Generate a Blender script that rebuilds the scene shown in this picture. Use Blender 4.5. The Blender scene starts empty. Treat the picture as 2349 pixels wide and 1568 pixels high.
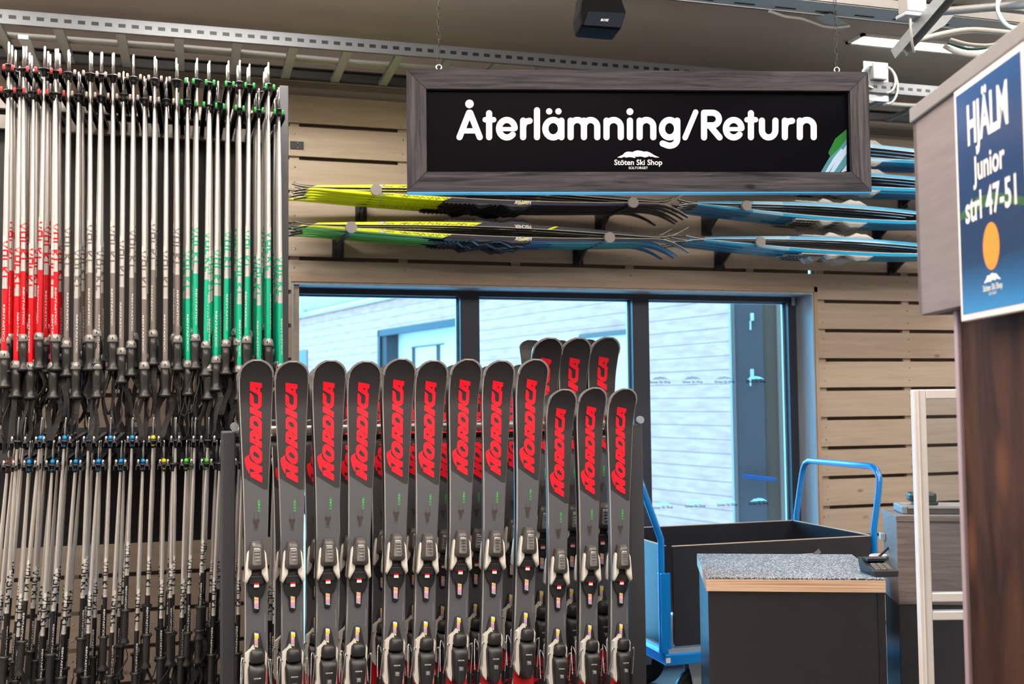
import bpy, bmesh, math, random
from mathutils import Vector, Matrix
from mathutils.geometry import tessellate_polygon
random.seed(7)
PI = math.pi
SC = bpy.context.scene
COL = SC.collection
# ------------------------------------------------------------------ camera
FPX = 2500.0; PSI = math.radians(16.68); TH = math.radians(3.094); RHO = 0.0109; H = 1.45; W = 5.53
F3 = Vector((math.sin(PSI)*math.cos(TH), math.cos(PSI)*math.cos(TH), math.sin(TH)))
R0 = Vector((math.cos(PSI), -math.sin(PSI), 0)); U0 = R0.cross(F3)
RR = R0*math.cos(RHO) - U0*math.sin(RHO); UU = U0*math.cos(RHO) + R0*math.sin(RHO)
F0 = Vector((math.sin(PSI), math.cos(PSI), 0))
CAM = Vector((0, 0, H))
def ray(px, py): return F3 + RR*((px-1174.5)/FPX) + UU*((784-py)/FPX)
def P(px, py, X=None, Y=None, Z=None, d=None, plane=None):
    r = ray(px, py)
    if Y is not None: t = Y/r.y
    elif X is not None: t = X/r.x
    elif Z is not None: t = (Z-H)/r.z
    elif plane is not None: t = (plane[0]-CAM).dot(plane[1])/r.dot(plane[1])
    else: t = d
    return CAM + r*t
cd = bpy.data.cameras.new('camera'); cam = bpy.data.objects.new('camera', cd); COL.objects.link(cam)
cd.sensor_width = 36; cd.lens = 36*FPX/2349; cd.clip_start = 0.05
M = Matrix.Identity(4)
for i in range(3): M[i][0] = RR[i]; M[i][1] = UU[i]; M[i][2] = -F3[i]; M[i][3] = CAM[i]
cam.matrix_world = M; SC.camera = cam
cd.dof.use_dof = True; cd.dof.focus_distance = 3.8; cd.dof.aperture_fstop = 4.2

# ------------------------------------------------------------------ materials
def lin(c):
    return tuple((x/255/12.92 if x/255 <= .04045 else ((x/255+.055)/1.055)**2.4) for x in c) + (1,)
MATS = {}
def newmat(name):
    m = bpy.data.materials.new(name); m.use_nodes = True
    nt = m.node_tree; b = nt.nodes['Principled BSDF']; MATS[name] = m
    return m, nt, b
def nd(nt, t, **kw):
    n = nt.nodes.new(t)
    for k, v in kw.items(): setattr(n, k, v)
    return n
def mat(name, c, rough=.5, metal=0, var=.06, scale=30, spec=.5, bump=0, coat=0):
    """plain paint/plastic/metal with a slight procedural variation"""
    m, nt, b = newmat(name)
    tc = nd(nt, 'ShaderNodeTexCoord'); no = nd(nt, 'ShaderNodeTexNoise'); no.inputs['Scale'].default_value = scale
    mp = nd(nt, 'ShaderNodeMapRange'); mp.inputs['To Min'].default_value = 1-var; mp.inputs['To Max'].default_value = 1+var
    mx = nd(nt, 'ShaderNodeVectorMath', operation='MULTIPLY'); mx.inputs[0].default_value = lin(c)[:3]
    nt.links.new(tc.outputs['Object'], no.inputs['Vector']); nt.links.new(no.outputs[0], mp.inputs[0])
    nt.links.new(mp.outputs[0], mx.inputs[1]); nt.links.new(mx.outputs[0], b.inputs['Base Color'])
    b.inputs['Roughness'].default_value = rough; b.inputs['Metallic'].default_value = metal
    b.inputs['Specular IOR Level'].default_value = spec; b.inputs['Coat Weight'].default_value = coat
    if bump:
        bp = nd(nt, 'ShaderNodeBump'); bp.inputs['Strength'].default_value = bump; bp.inputs['Distance'].default_value = .002
        nt.links.new(no.outputs[0], bp.inputs['Height']); nt.links.new(bp.outputs[0], b.inputs['Normal'])
    return m
def wood(name, c1, c2, axis='X', rough=.6, gs=3.0, knots=True, kn=None, bump=.15, coord='Object', stretch=14, kthr=.10):
    m, nt, b = newmat(name)
    tc = nd(nt, 'ShaderNodeTexCoord'); mp = nd(nt, 'ShaderNodeMapping')
    s = [stretch]*3; s['XYZ'.index(axis)] = 1.0
    mp.inputs['Scale'].default_value = s
    nt.links.new(tc.outputs[coord], mp.inputs['Vector'])
    no = nd(nt, 'ShaderNodeTexNoise'); no.inputs['Scale'].default_value = gs; no.inputs['Detail'].default_value = 6; no.inputs['Roughness'].default_value = .65; no.inputs['Distortion'].default_value = .6
    nt.links.new(mp.outputs[0], no.inputs['Vector'])
    cr = nd(nt, 'ShaderNodeValToRGB'); e = cr.color_ramp.elements
    e[0].position = .32; e[0].color = lin(c2); e[1].position = .68; e[1].color = lin(c1)
    nt.links.new(no.outputs[0], cr.inputs[0]); out = cr.outputs[0]
    if knots:
        mp2 = nd(nt, 'ShaderNodeMapping'); s2 = [7]*3; s2['XYZ'.index(axis)] = 3.2; mp2.inputs['Scale'].default_value = s2
        vo = nd(nt, 'ShaderNodeTexVoronoi'); vo.inputs['Scale'].default_value = 1.0
        nt.links.new(tc.outputs[coord], mp2.inputs['Vector']); nt.links.new(mp2.outputs[0], vo.inputs['Vector'])
        k = nd(nt, 'ShaderNodeMapRange'); k.inputs['From Min'].default_value = kthr*.4; k.inputs['From Max'].default_value = kthr; k.inputs['To Min'].default_value = 1; k.inputs['To Max'].default_value = 0
        nt.links.new(vo.outputs['Distance'], k.inputs[0])
        mx = nd(nt, 'ShaderNodeMix', data_type='RGBA'); mx.inputs['B'].default_value = lin(kn or c2)
        nt.links.new(k.outputs[0], mx.inputs['Factor']); nt.links.new(out, mx.inputs['A']); out = mx.outputs['Result']
    nt.links.new(out, b.inputs['Base Color'])
    bp = nd(nt, 'ShaderNodeBump'); bp.inputs['Strength'].default_value = bump; bp.inputs['Distance'].default_value = .002
    nt.links.new(no.outputs[0], bp.inputs['Height']); nt.links.new(bp.outputs[0], b.inputs['Normal'])
    b.inputs['Roughness'].default_value = rough
    return m
def emis(name, c, s):
    m, nt, b = newmat(name); b.inputs['Emission Color'].default_value = lin(c); b.inputs['Emission Strength'].default_value = s
    b.inputs['Base Color'].default_value = (.8, .8, .8, 1)
    return m
def banded(name, axis, stops, rough=.4, metal=None, slant=0, saxis='X', coat=0):
    """colour changes along one object axis (printed bands). stops: [(pos, colour)], metal: per stop list"""
    m, nt, b = newmat(name)
    tc = nd(nt, 'ShaderNodeTexCoord'); sp = nd(nt, 'ShaderNodeSeparateXYZ'); nt.links.new(tc.outputs['Object'], sp.inputs[0])
    val = sp.outputs[axis]
    if slant:
        ma = nd(nt, 'ShaderNodeMath', operation='MULTIPLY_ADD'); ma.inputs[1].default_value = slant
        nt.links.new(sp.outputs[saxis], ma.inputs[0]); nt.links.new(val, ma.inputs[2]); val = ma.outputs[0]
    lo, hi = stops[0][0], stops[-1][0]+.001
    mr = nd(nt, 'ShaderNodeMapRange'); mr.inputs['From Min'].default_value = lo; mr.inputs['From Max'].default_value = hi
    nt.links.new(val, mr.inputs[0])
    def ramp(cols):
        cr = nd(nt, 'ShaderNodeValToRGB'); cr.color_ramp.interpolation = 'CONSTANT'; e = cr.color_ramp.elements
        while len(e) < len(stops): e.new(.5)
        for i, (p, _) in enumerate(stops):
            e[i].position = (p-lo)/(hi-lo)
        for i, c in enumerate(cols): e[i].color = c
        nt.links.new(mr.outputs[0], cr.inputs[0]); return cr.outputs[0]
    nt.links.new(ramp([lin(c) for _, c in stops]), b.inputs['Base Color'])
    if metal: nt.links.new(ramp([(v, v, v, 1) for v in metal]), b.inputs['Metallic'])
    b.inputs['Roughness'].default_value = rough; b.inputs['Coat Weight'].default_value = coat
    return m
black = mat('black_plastic', (26, 26, 28), .45)
blackm = mat('black_matte', (22, 22, 23), .75)
strapm = mat('strap_webbing', (46, 44, 44), .85, scale=200, var=.3)
gripm = mat('grip_rubber', (36, 35, 35), .36, var=.15)
gript = mat('grip_collar', (140, 138, 136), .3, .3)
steel = mat('steel', (200, 200, 202), .25, 1)
chrome = mat('chrome', (215, 215, 215), .12, 1)
galv = mat('galvanised', (176, 186, 192), .45, .55, scale=60, var=.15)
alu = mat('pole_aluminium', (226, 222, 218), .22, .85)
whitep = mat('white_plastic', (222, 216, 205), .4)
white = mat('white_paint', (232, 230, 226), .5)
greydk = mat('dark_grey_powder', (58, 59, 64), .55, scale=120, var=.12)
redm = mat('vivid_red', (226, 0, 34), .45)
greenm = mat('green_print', (60, 220, 80), .5)
wood_wall = wood('stained_boards', (188, 172, 154), (172, 155, 137), knots=True, kn=(140, 118, 98), gs=2.2, bump=.06)
wallback = mat('backing_brown', (122, 102, 88), .8)  # even brown of the backing behind the board gaps

# ------------------------------------------------------------------ mesh builder
WM = {}   # world matrix of each parent I create
ZO = [0]
class MB:
    def __init__(s): s.v = []; s.f = []; s.m = []; s.s = []
    def add(s, vs, fs, mi=0, sm=False, T=None):
        o = len(s.v); s.v += [(T @ Vector(v) if T is not None else Vector(v)) for v in vs]
        for f in fs: s.f.append([i+o for i in f]); s.m.append(mi); s.s.append(sm)
        return s
    def box(s, a, b, mi=0, T=None):
        x0, y0, z0 = a; x1, y1, z1 = b
        v = [(x0,y0,z0),(x1,y0,z0),(x1,y1,z0),(x0,y1,z0),(x0,y0,z1),(x1,y0,z1),(x1,y1,z1),(x0,y1,z1)]
        return s.add(v, [(0,3,2,1),(4,5,6,7),(0,1,5,4),(1,2,6,5),(2,3,7,6),(3,0,4,7)], mi, False, T)
    def bbox(s, a, b, r, mi=0, T=None):
        """box with chamfered edges"""
        a, b = [min(p, q) for p, q in zip(a, b)], [max(p, q) for p, q in zip(a, b)]
        r = min(r, *[(q-p)*.49 for p, q in zip(a, b)])
        bm = bmesh.new(); bmesh.ops.create_cube(bm, size=1)
        for v in bm.verts: v.co = Vector([(a[i]+b[i])/2 + v.co[i]*(b[i]-a[i]) for i in range(3)])
        bmesh.ops.bevel(bm, geom=bm.edges[:], offset=r, segments=2, affect='EDGES', profile=.5)
        bm.verts.index_update()
        s.add([v.co.copy() for v in bm.verts], [[v.index for v in f.verts] for f in bm.faces], mi, False, T); bm.free(); return s
    def tube(s, pts, r, n=8, mi=0, T=None, caps=True, closed=False, sm=True):
        pts = [Vector(p) for p in pts]; N = len(pts); rs = r if isinstance(r, (list, tuple)) else [r]*N
        vs = []; up = None
        for i, p in enumerate(pts):
            if closed: t = (pts[(i+1) % N]-pts[i-1])
            else: t = pts[min(i+1, N-1)]-pts[max(i-1, 0)]
            t.normalize()
            if up is None: up = Vector((0, 0, 1)) if abs(t.z) < .9 else Vector((1, 0, 0))
            a = t.cross(up)
            if a.length < 1e-5: a = t.orthogonal()
            a.normalize(); b = a.cross(t); b.normalize(); up = b
            for k in range(n):
                an = 2*PI*k/n; vs.append(p + (a*math.cos(an)+b*math.sin(an))*rs[i])
        fs = []
        for i in range(N if closed else N-1):
            j = (i+1) % N
            for k in range(n): fs.append((i*n+k, i*n+(k+1) % n, j*n+(k+1) % n, j*n+k))
        s.add(vs, fs, mi, sm, T)
        if caps and not closed:
            s.add(vs[:n], [list(range(n))[::-1]], mi, False, T); s.add(vs[-n:], [list(range(n))], mi, False, T)
        return s
    def lathe(s, prof, n=12, mi=0, T=None, sm=True, sx=1, sy=1):
        vs = []
        for r, z in prof:
            for k in range(n): a = 2*PI*k/n; vs.append((r*math.cos(a)*sx, r*math.sin(a)*sy, z))
        fs = []
        for i in range(len(prof)-1):
            for k in range(n): fs.append((i*n+k, i*n+(k+1) % n, (i+1)*n+(k+1) % n, (i+1)*n+k))
        fs.append(list(range(n))[::-1]); fs.append([(len(prof)-1)*n+k for k in range(n)])
        return s.add(vs, fs, mi, sm, T)
    def loft(s, loops, mi=0, T=None, sm=False, caps=True):
        n = len(loops[0]); vs = [Vector(p) for l in loops for p in l]; fs = []
        for i in range(len(loops)-1):
            for k in range(n): fs.append((i*n+k, i*n+(k+1) % n, (i+1)*n+(k+1) % n, (i+1)*n+k))
        if caps: fs.append(list(range(n))[::-1]); fs.append([(len(loops)-1)*n+k for k in range(n)])
        return s.add(vs, fs, mi, sm, T)
    def pillow(s, poly, h, bev=.3, mi=0, T=None, y0=0, top=None):
        """poly in (x,z), raised toward -y by h with rounded shoulders"""
        cx = sum(p[0] for p in poly)/len(poly); cz = sum(p[1] for p in poly)/len(poly)
        L = []
        for k, (sc, hh) in enumerate([(1, 0), (1, .55), (1-.35*bev, .85), (1-bev, 1)]):
            L.append([(cx+(x-cx)*sc, y0-h*hh, cz+(z-cz)*sc) for x, z in poly])
        return s.loft(L, mi, T, True)
    def prism(s, poly, y0, y1, mi=0, T=None, ax='y'):
        f = {'y': lambda x, z, y: (x, y, z), 'x': lambda x, z, y: (y, x, z), 'z': lambda x, z, y: (x, z, y)}[ax]
        return s.loft([[f(x, z, y0) for x, z in poly], [f(x, z, y1) for x, z in poly]], mi, T)
    def flat(s, poly, fn, mi=0, holes=()):
        loops = [[Vector((x, y, 0)) for x, y in poly]] + [[Vector((x, y, 0)) for x, y in h] for h in holes]
        tr = tessellate_polygon(loops); pts = [p for l in loops for p in l]
        return s.add([fn(p.x, p.y) for p in pts], [tuple(t) for t in tr], mi)
    def stroke(s, pts, w, fn, mi=0, close=False, n=14, sub=None, round_=True):
        r = w/2; pts = list(pts); ZO[0] = 0 if ZO[0] > .0009 else ZO[0]
        if sub:
            q = []
            for (x0, y0), (x1, y1) in zip(pts, pts[1:]):
                m = max(1, int(math.hypot(x1-x0, y1-y0)/sub))
                q += [(x0+(x1-x0)*i/m, y0+(y1-y0)*i/m) for i in range(m)]
            pts = q+[pts[-1]]
        if close: pts.append(pts[0])
        for (x0, y0), (x1, y1) in zip(pts, pts[1:]):
            l = math.hypot(x1-x0, y1-y0)
            if l < 1e-9: continue
            nx, ny = -(y1-y0)/l*r, (x1-x0)/l*r
            ZO[0] += 3e-6
            s.add([fn(x0+nx, y0+ny), fn(x1+nx, y1+ny), fn(x1-nx, y1-ny), fn(x0-nx, y0-ny)], [(0, 1, 2, 3)], mi)
        for k, (x, y) in enumerate(pts if round_ else pts[1:-1]):
            ZO[0] += 3e-6
            s.add([fn(x+r*math.cos(2*PI*i/n), y+r*math.sin(2*PI*i/n)) for i in range(n)], [list(range(n))], mi)
        return s
    def text(s, body, fn, size=None, width=None, mi=0, bold=0, shear=0, ax=0, spacing=1.0):
        vs, fs = text_geo(body, bold, shear, spacing); xs = [v[0] for v in vs]; w = max(xs)-min(xs); x0 = min(xs)
        k = width/w if width else size
        off = {0: 0, .5: -w*k/2, 1: -w*k}[ax]
        return s.add([fn((x-x0)*k+off, y*k) for x, y in vs], fs, mi)
    def build(s, name, mats, parent=None, local=False, fix=True):
        me = bpy.data.meshes.new(name)
        vs = s.v
        if parent is not None and not local:
            inv = WM[parent.name].inverted(); vs = [inv @ v for v in vs]
        me.from_pydata([tuple(v) for v in vs], [], s.f)
        if not isinstance(mats, (list, tuple)): mats = [mats]
        for m in mats: me.materials.append(m)
        me.polygons.foreach_set('material_index', s.m); me.polygons.foreach_set('use_smooth', s.s)
        if fix:
            bm = bmesh.new(); bm.from_mesh(me)
            bmesh.ops.recalc_face_normals(bm, faces=bm.faces); bm.to_mesh(me); bm.free()
        me.update()
        o = bpy.data.objects.new(name, me); COL.objects.link(o)
        if parent is not None: o.parent = parent; WM[o.name] = WM[parent.name].copy()
        else: WM[o.name] = Matrix.Identity(4)
        return o
_T = {}
def text_geo(body, bold=0, shear=0, spacing=1.0):
    k = (body, bold, shear, spacing)
    if k not in _T:
        c = bpy.data.curves.new('t', 'FONT'); c.body = body; c.size = 1; c.offset = bold; c.shear = shear; c.resolution_u = 3
        c.space_character = spacing
        o = bpy.data.objects.new('t', c); COL.objects.link(o)
        dg = bpy.context.evaluated_depsgraph_get(); me = bpy.data.meshes.new_from_object(o.evaluated_get(dg))
        _T[k] = ([(v.co.x, v.co.y) for v in me.vertices], [tuple(p.vertices) for p in me.polygons])
        bpy.data.objects.remove(o); bpy.data.curves.remove(c); bpy.data.meshes.remove(me)
    return _T[k]
def tag(o, label, cat=None, group=None, kind=None):
    if label: o['label'] = label
    if cat: o['category'] = cat
    if group: o['group'] = group
    if kind: o['kind'] = kind
    return o
def thing(name, label, cat, loc=(0, 0, 0), rotz=0, group=None, mat4=None):
    o = bpy.data.objects.new(name, None); COL.objects.link(o); o.empty_display_size = .05
    m = mat4 if mat4 is not None else Matrix.Translation(Vector(loc)) @ Matrix.Rotation(rotz, 4, 'Z')
    o.matrix_world = m; WM[o.name] = m
    return tag(o, label, cat, group)
def struct(name, mb, mats, **kw):
    o = mb.build(name, mats, **kw); o['kind'] = 'structure'; return o
def copy_tree(o, parent=None):
    c = o.copy(); COL.objects.link(c)
    if parent is not None: c.parent = parent
    for ch in list(KIDS.get(o.name, [])): copy_tree(ch, c)
    return c
KIDS = {}
def reg(root):
    """remember a prototype's children so copies are cheap"""
    def rec(o):
        KIDS[o.name] = [x for x in bpy.data.objects if x.parent == o]
        for x in KIDS[o.name]: rec(x)
    rec(root)
ORD = ['first','second','third','fourth','fifth','sixth','seventh','eighth','ninth','tenth','eleventh','twelfth','thirteenth','fourteenth','fifteenth','sixteenth','seventeenth','eighteenth','nineteenth','twentieth','twenty-first','twenty-second','twenty-third','twenty-fourth']
def arc(cx, cy, rx, ry, a0, a1, n=14):
    return [(cx+rx*math.cos(math.radians(a0+(a1-a0)*i/n)), cy+ry*math.sin(math.radians(a0+(a1-a0)*i/n))) for i in range(n+1)]
class Face:
    """vertical plane through a point; maps picture pixels onto it"""
    def __init__(s, px, py, d, rot, off=0):
        s.o = P(px, py, d=d); a = math.radians(rot)
        s.u = R0*math.cos(a) + F0*math.sin(a); s.n = Vector((s.u.y, -s.u.x, 0))   # toward the viewer
        if s.n.dot(F0) > 0: s.n = -s.n
    def at(s, px, py, off=0):
        return P(px, py, plane=(s.o+s.n*off, s.n))
    def uz(s, px, py):
        p = s.at(px, py); return (p-s.o).dot(s.u), p.z
    def mat(s):
        m = Matrix.Identity(4)
        for i in range(3): m[i][0] = s.u[i]; m[i][1] = -s.n[i]; m[i][2] = (0, 0, 1)[i]
        m[0][3], m[1][3], m[2][3] = s.o.x, s.o.y, 0
        return m     # local x along the face, local y away from the viewer, z up

# ================================================================== THE ROOM
CEIL = 3.28
zg = [H+1.4186-.17*k for k in range(24)]      # tops of the gaps between boards
GAP = .021
TOPZ = P(800, 226, Y=W).z
XW0 = P(668, 800, Y=W).x; XW1 = P(1871, 900, Y=W).x; ZH = P(1000, 652, Y=W).z      # window hole
ZS = .045
b = MB()
def boards(x0, x1, ztop_lim=None, zbot=0):
    zz = [TOPZ] + [z for z in zg if z > zbot-.2]
    for i in range(len(zz)-1):
        top = zz[i] if i == 0 else zz[i]-GAP
        bot = zz[i+1]
        if bot < 0: bot = 0
        if ztop_lim is not None:
            if top > ztop_lim and bot < ztop_lim: top = ztop_lim
            elif bot >= ztop_lim: continue
        if top-bot < .01: continue
        b.box((x0, W, bot), (x1, W+.021, top))
        if x0 < 0: pass
boards(-2.6, XW0-.0)
boards(XW1, 6.4)
zz = [TOPZ]+zg
for i in range(len(zz)-1):
    top = zz[i] if i == 0 else zz[i]-GAP; bot = zz[i+1]
    if top < ZH: break
    if i in (4,): b.box((XW0, W, bot), (XW1, W+.021, zz[i]-.004))     # boards butt tighter just over the window
    else: b.box((XW0, W, max(bot, ZH)), (XW1, W+.021, top))
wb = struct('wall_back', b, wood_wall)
# battens, backing
b = MB()
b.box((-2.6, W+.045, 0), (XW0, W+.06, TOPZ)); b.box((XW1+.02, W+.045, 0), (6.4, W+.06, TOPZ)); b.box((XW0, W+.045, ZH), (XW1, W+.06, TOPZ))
x = -2.5
batx = [P(p, 900, Y=W).x for p in (668+8, 928, 1189, 1452, 1730, 1892, 2087)] + [-2.3, -1.7, -1.1, -.5, 5.0, 5.6, 6.2]
for x in batx:
    z0 = ZH if XW0+.05 < x < XW1 else 0
    b.box((x-.024, W+.019, z0), (x+.024, W+.05, TOPZ-.01), 1)
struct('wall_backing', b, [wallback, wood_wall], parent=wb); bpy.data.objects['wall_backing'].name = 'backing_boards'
# screw heads
b = MB()
for x in batx:
    for i in range(1, len(zz)-1):
        for f in (.25, .75):
            z = zz[i]-GAP-(.17-GAP)*f
            if z < 0 or (XW0-.0 < x < XW1 and z < ZH): continue
            T = Matrix.Translation((x+random.uniform(-.004, .004), W-.001, z)) @ Matrix.Rotation(PI/2, 4, 'X')
            b.lathe([(.004, 0), (.004, .002)], 8, 0, T)
o = b.build('screw_heads', steel, parent=wb); o['kind'] = 'stuff'
# plaster above the boards, ceiling, floor, other walls
plaster = mat('taupe_plaster', (138, 126, 116), .85, scale=4, var=.05)
ceilm = mat('ceiling_paint', (176, 166, 156), .8, scale=3, var=.04)
floorm = mat('shop_floor', (120, 120, 120), .35, scale=6, var=.12)
struct('wall_upper', MB().box((-2.6, W+.012, TOPZ), (6.4, W+.06, CEIL)), plaster)
struct('ceiling', MB().box((-3.2, -3.2, CEIL), (6.4, W+.06, CEIL+.1)), ceilm)
struct('floor', MB().box((-3.2, -3.2, -.1), (6.4, W+.3, 0)), floorm)
offw = mat('off_white_paint', (214, 208, 200), .8, scale=3, var=.04)
struct('wall_left', MB().box((-2.7, -3.1, 0), (-2.6, W+.06, CEIL)), offw)
struct('wall_right', MB().box((6.4, -3.1, 0), (6.5, W+.06, CEIL)), offw)
struct('wall_front', MB().box((-2.6, -3.2, 0), (6.4, -3.1, CEIL)), offw)

# ------------------------------------------------------------------ window
frm = mat('window_frame_paint', (48, 54, 66), .5)
rev = wood('reveal_lining', (176, 184, 190), (150, 158, 166), axis='Z', knots=True, kn=(205, 210, 214), gs=2, kthr=.06)
casing = mat('casing_wood', (176, 152, 130), .6)
YF = W+.17
b = MB()
b.box((XW0, W-.004, ZH-.014), (XW1, YF+.08, ZH), 0)          # head lining
b.box((XW1-.012, W-.006, ZS), (XW1, YF+.08, ZH-.014), 0)     # right reveal
b.box((XW0, W-.004, ZS), (XW0+.012, YF+.08, ZH-.014), 0)
b.box((XW1, W-.012, 0), (XW1+.022, W+.02, ZH+.03), 1)
b.box((XW0, W-.012, ZH), (XW1+.022, W+.02, ZH+.03), 1)
b.box((XW0, W, 0), (XW1, YF+.1, ZS), 0)
struct('trim_1', b, [rev, casing])
wx0 = XW0+.012; wx1 = XW1-.012
m1 = (P(1057, 900, Y=YF).x, P(1101, 900, Y=YF).x); m2 = (P(1453, 900, Y=YF).x, P(1491, 900, Y=YF).x)
xr = P(1812, 900, Y=YF).x; zt = P(1200, 682, Y=YF).z; xl = P(673, 900, Y=YF).x
zb = .13
b = MB()
b.box((wx0, YF, zt), (wx1, YF+.07, ZH-.014)); b.box((wx0, YF, ZS), (wx1, YF+.07, zb))
b.box((m1[0], YF-.004, zb), (m1[1], YF+.074, zt)); b.box((m2[0], YF-.004, zb), (m2[1], YF+.074, zt))
b.box((xr, YF, zb), (wx1, YF+.07, zt)); b.box((wx0, YF, zb), (xl, YF+.07, zt))
for a, c in ((xl, m1[0]), (m1[1], m2[0]), (m2[1], xr)):      # inner pale glazing beads
    b.box((c-.012, YF+.045, zb), (c, YF+.062, zt), 1); b.box((a, YF+.045, zt-.01), (c, YF+.062, zt), 1)
win = struct('window_1', b, [frm, mat('glazing_bead', (205, 222, 235), .3)])
# hinge on the right frame
MB().bbox((wx1-.035, YF-.02, P(1828, 690, Y=YF).z-.03), (wx1-.012, YF, P(1828, 690, Y=YF).z+.03), .004).build('hinge', galv, win)
gm, nt, bs = newmat('window_glass')
tr = nd(nt, 'ShaderNodeBsdfTransparent'); tr.inputs[0].default_value = (.93, .97, 1, 1)
gl = nd(nt, 'ShaderNodeBsdfGlossy'); gl.inputs['Roughness'].default_value = .02
fr = nd(nt, 'ShaderNodeFresnel'); fr.inputs[0].default_value = 1.35
mx = nd(nt, 'ShaderNodeMixShader'); nt.links.new(fr.outputs[0], mx.inputs[0]); nt.links.new(tr.outputs[0], mx.inputs[1]); nt.links.new(gl.outputs[0], mx.inputs[2])
nt.links.new(mx.outputs[0], nt.nodes['Material Output'].inputs[0])
for a, c in ((xl, m1[0]), (m1[1], m2[0]), (m2[1], xr)):
    MB().box((a, YF+.03, zb), (c, YF+.034, zt)).build('pane', gm, win)
# mountain mark with the shop name
MTN = [(265,520),(380,465),(480,420),(560,340),(640,300),(750,298),(860,315),(960,265),(1060,250),(1180,265),(1290,298),(1400,290),(1500,320),(1600,375),(1700,440),(1890,520),(1720,522),(1620,485),(1560,495),(1420,430),(1480,488),(1400,500),(1330,522),(1210,485),(1110,480),(1020,500),(940,435),(980,515),(930,538),(820,510),(720,505),(620,525),(530,495),(430,535)]
def logo(mb, fn, w, m0=0, m1_=0, m2_=0):
    """fn(x,y): x right, y up, origin at centre of the name's baseline; w = width of the name"""
    k = w/1840
    mb.flat([((x-1078)*k, (805-y)*k) for x, y in MTN], fn, m0)
    mb.text('Stöten Ski Shop', fn, width=w, mi=m1_, bold=.016, ax=.5)
    mb.text('SOLTORGET', lambda x, y: fn(x, y-160*k), width=w*.4, mi=m2_, bold=.005, ax=.5)
def film(name, c, tl):
    m, nt, b = newmat(name); t_ = nd(nt, 'ShaderNodeBsdfTransparent'); t_.inputs[0].default_value = lin(c)
    u_ = nd(nt, 'ShaderNodeBsdfTranslucent'); u_.inputs[0].default_value = (.9, .9, .9, 1); x_ = nd(nt, 'ShaderNodeMixShader'); x_.inputs[0].default_value = tl
    nt.links.new(t_.outputs[0], x_.inputs[1]); nt.links.new(u_.outputs[0], x_.inputs[2]); nt.links.new(x_.outputs[0], nt.nodes['Material Output'].inputs[0]); return m
decw = film('decal_white', (240, 244, 248), .6); decb = film('decal_navy', (60, 96, 110), .0); decg = film('decal_pale', (190, 200, 206), .0)
yD = YF+.028
sp = (P(1734, 875, Y=yD).x-P(1589, 875, Y=yD).x)/2
for rowpy, refpx, mm in ((878, 1589, [decg, decb, decg]), (1163, 1595, [decw, decb, decg])):
    z = P(refpx, rowpy, Y=yD).z; xr0 = P(refpx, rowpy, Y=yD).x
    for k in range(-17, 4):
        x = xr0+sp*k; w = sp*.63
        pane = [1 for a, c in ((xl, m1[0]), (m1[1], m2[0]), (m2[1], xr)) if a+.02 < x-w/2+.03 and x+w/2 < c+.02]
        if not pane: continue
        d_ = MB(); m3 = list(mm)
        if k == 2: m3[0] = decw
        logo(d_, lambda u, v: Vector((x+u, yD, z+v)), w, 0, 1, 2)
        d_.build('glass_decal', m3, win)

# ------------------------------------------------------------------ outside
dirE = (R0*math.sin(math.radians(-30.2)) + F0*math.cos(math.radians(30.2))).normalized()   # the neighbour's wall runs away to the left
c0 = P(1692, 900, d=11.2); nE = Vector((dirE.y, -dirE.x, 0)); nE = nE if nE.dot(-c0) > 0 else -nE
PE = (Vector((c0.x, c0.y, 0)), nE)
fE = Matrix.Identity(4)
for i in range(3): fE[i][0] = dirE[i]; fE[i][1] = -nE[i]; fE[i][2] = (0, 0, 1)[i]; fE[i][3] = PE[0][i]
# siding material: pale whitewashed boards with thin shadow grooves
sid, nt, bs = newmat('whitewashed_siding')
tc = nd(nt, 'ShaderNodeTexCoord'); spz = nd(nt, 'ShaderNodeSeparateXYZ'); nt.links.new(tc.outputs['Object'], spz.inputs[0])
md = nd(nt, 'ShaderNodeMath', operation='PINGPONG'); md.inputs[1].default_value = .073; nt.links.new(spz.outputs['Z'], md.inputs[0])
lt = nd(nt, 'ShaderNodeMath', operation='LESS_THAN'); lt.inputs[1].default_value = .0035; nt.links.new(md.outputs[0], lt.inputs[0])
no = nd(nt, 'ShaderNodeTexNoise'); mp = nd(nt, 'ShaderNodeMapping'); mp.inputs['Scale'].default_value = (1.2, 1, 6); no.inputs['Scale'].default_value = 2.5; no.inputs['Detail'].default_value = 5
nt.links.new(tc.outputs['Object'], mp.inputs[0]); nt.links.new(mp.outputs[0], no.inputs['Vector'])
cr = nd(nt, 'ShaderNodeValToRGB'); e = cr.color_ramp.elements; e[0].position = .3; e[0].color = lin((216, 142, 122)); e[1].position = .62; e[1].color = lin((236, 164, 144))
nt.links.new(no.outputs[0], cr.inputs[0])
mxc = nd(nt, 'ShaderNodeMix', data_type='RGBA'); mxc.inputs['B'].default_value = lin((128, 92, 88)); nt.links.new(lt.outputs[0], mxc.inputs['Factor']); nt.links.new(cr.outputs[0], mxc.inputs['A'])
nt.links.new(mxc.outputs['Result'], bs.inputs['Base Color']); bs.inputs['Roughness'].default_value = .8
def EL(px, py):      # picture point on the neighbour's wall -> (distance along, height)
    p = P(px, py, plane=PE); return (p-PE[0]).dot(dirE), p.z
bld = thing('neighbouring_building', 'pale whitewashed timber building seen outside through the window', 'building', mat4=fE)
eave = EL(800, 699)[1]; dl, dtop = EL(868, 768); dr_, _ = EL(1088, 800)
MB().box((0, 0, 0), (dr_, .15, eave)).box((dl, 0, 0), (30, .15, eave)).box((dr_, 0, dtop), (dl, .15, eave)).build('siding', sid, bld, local=True)
vs_, nt, bs = newmat('vertical_siding')
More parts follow.
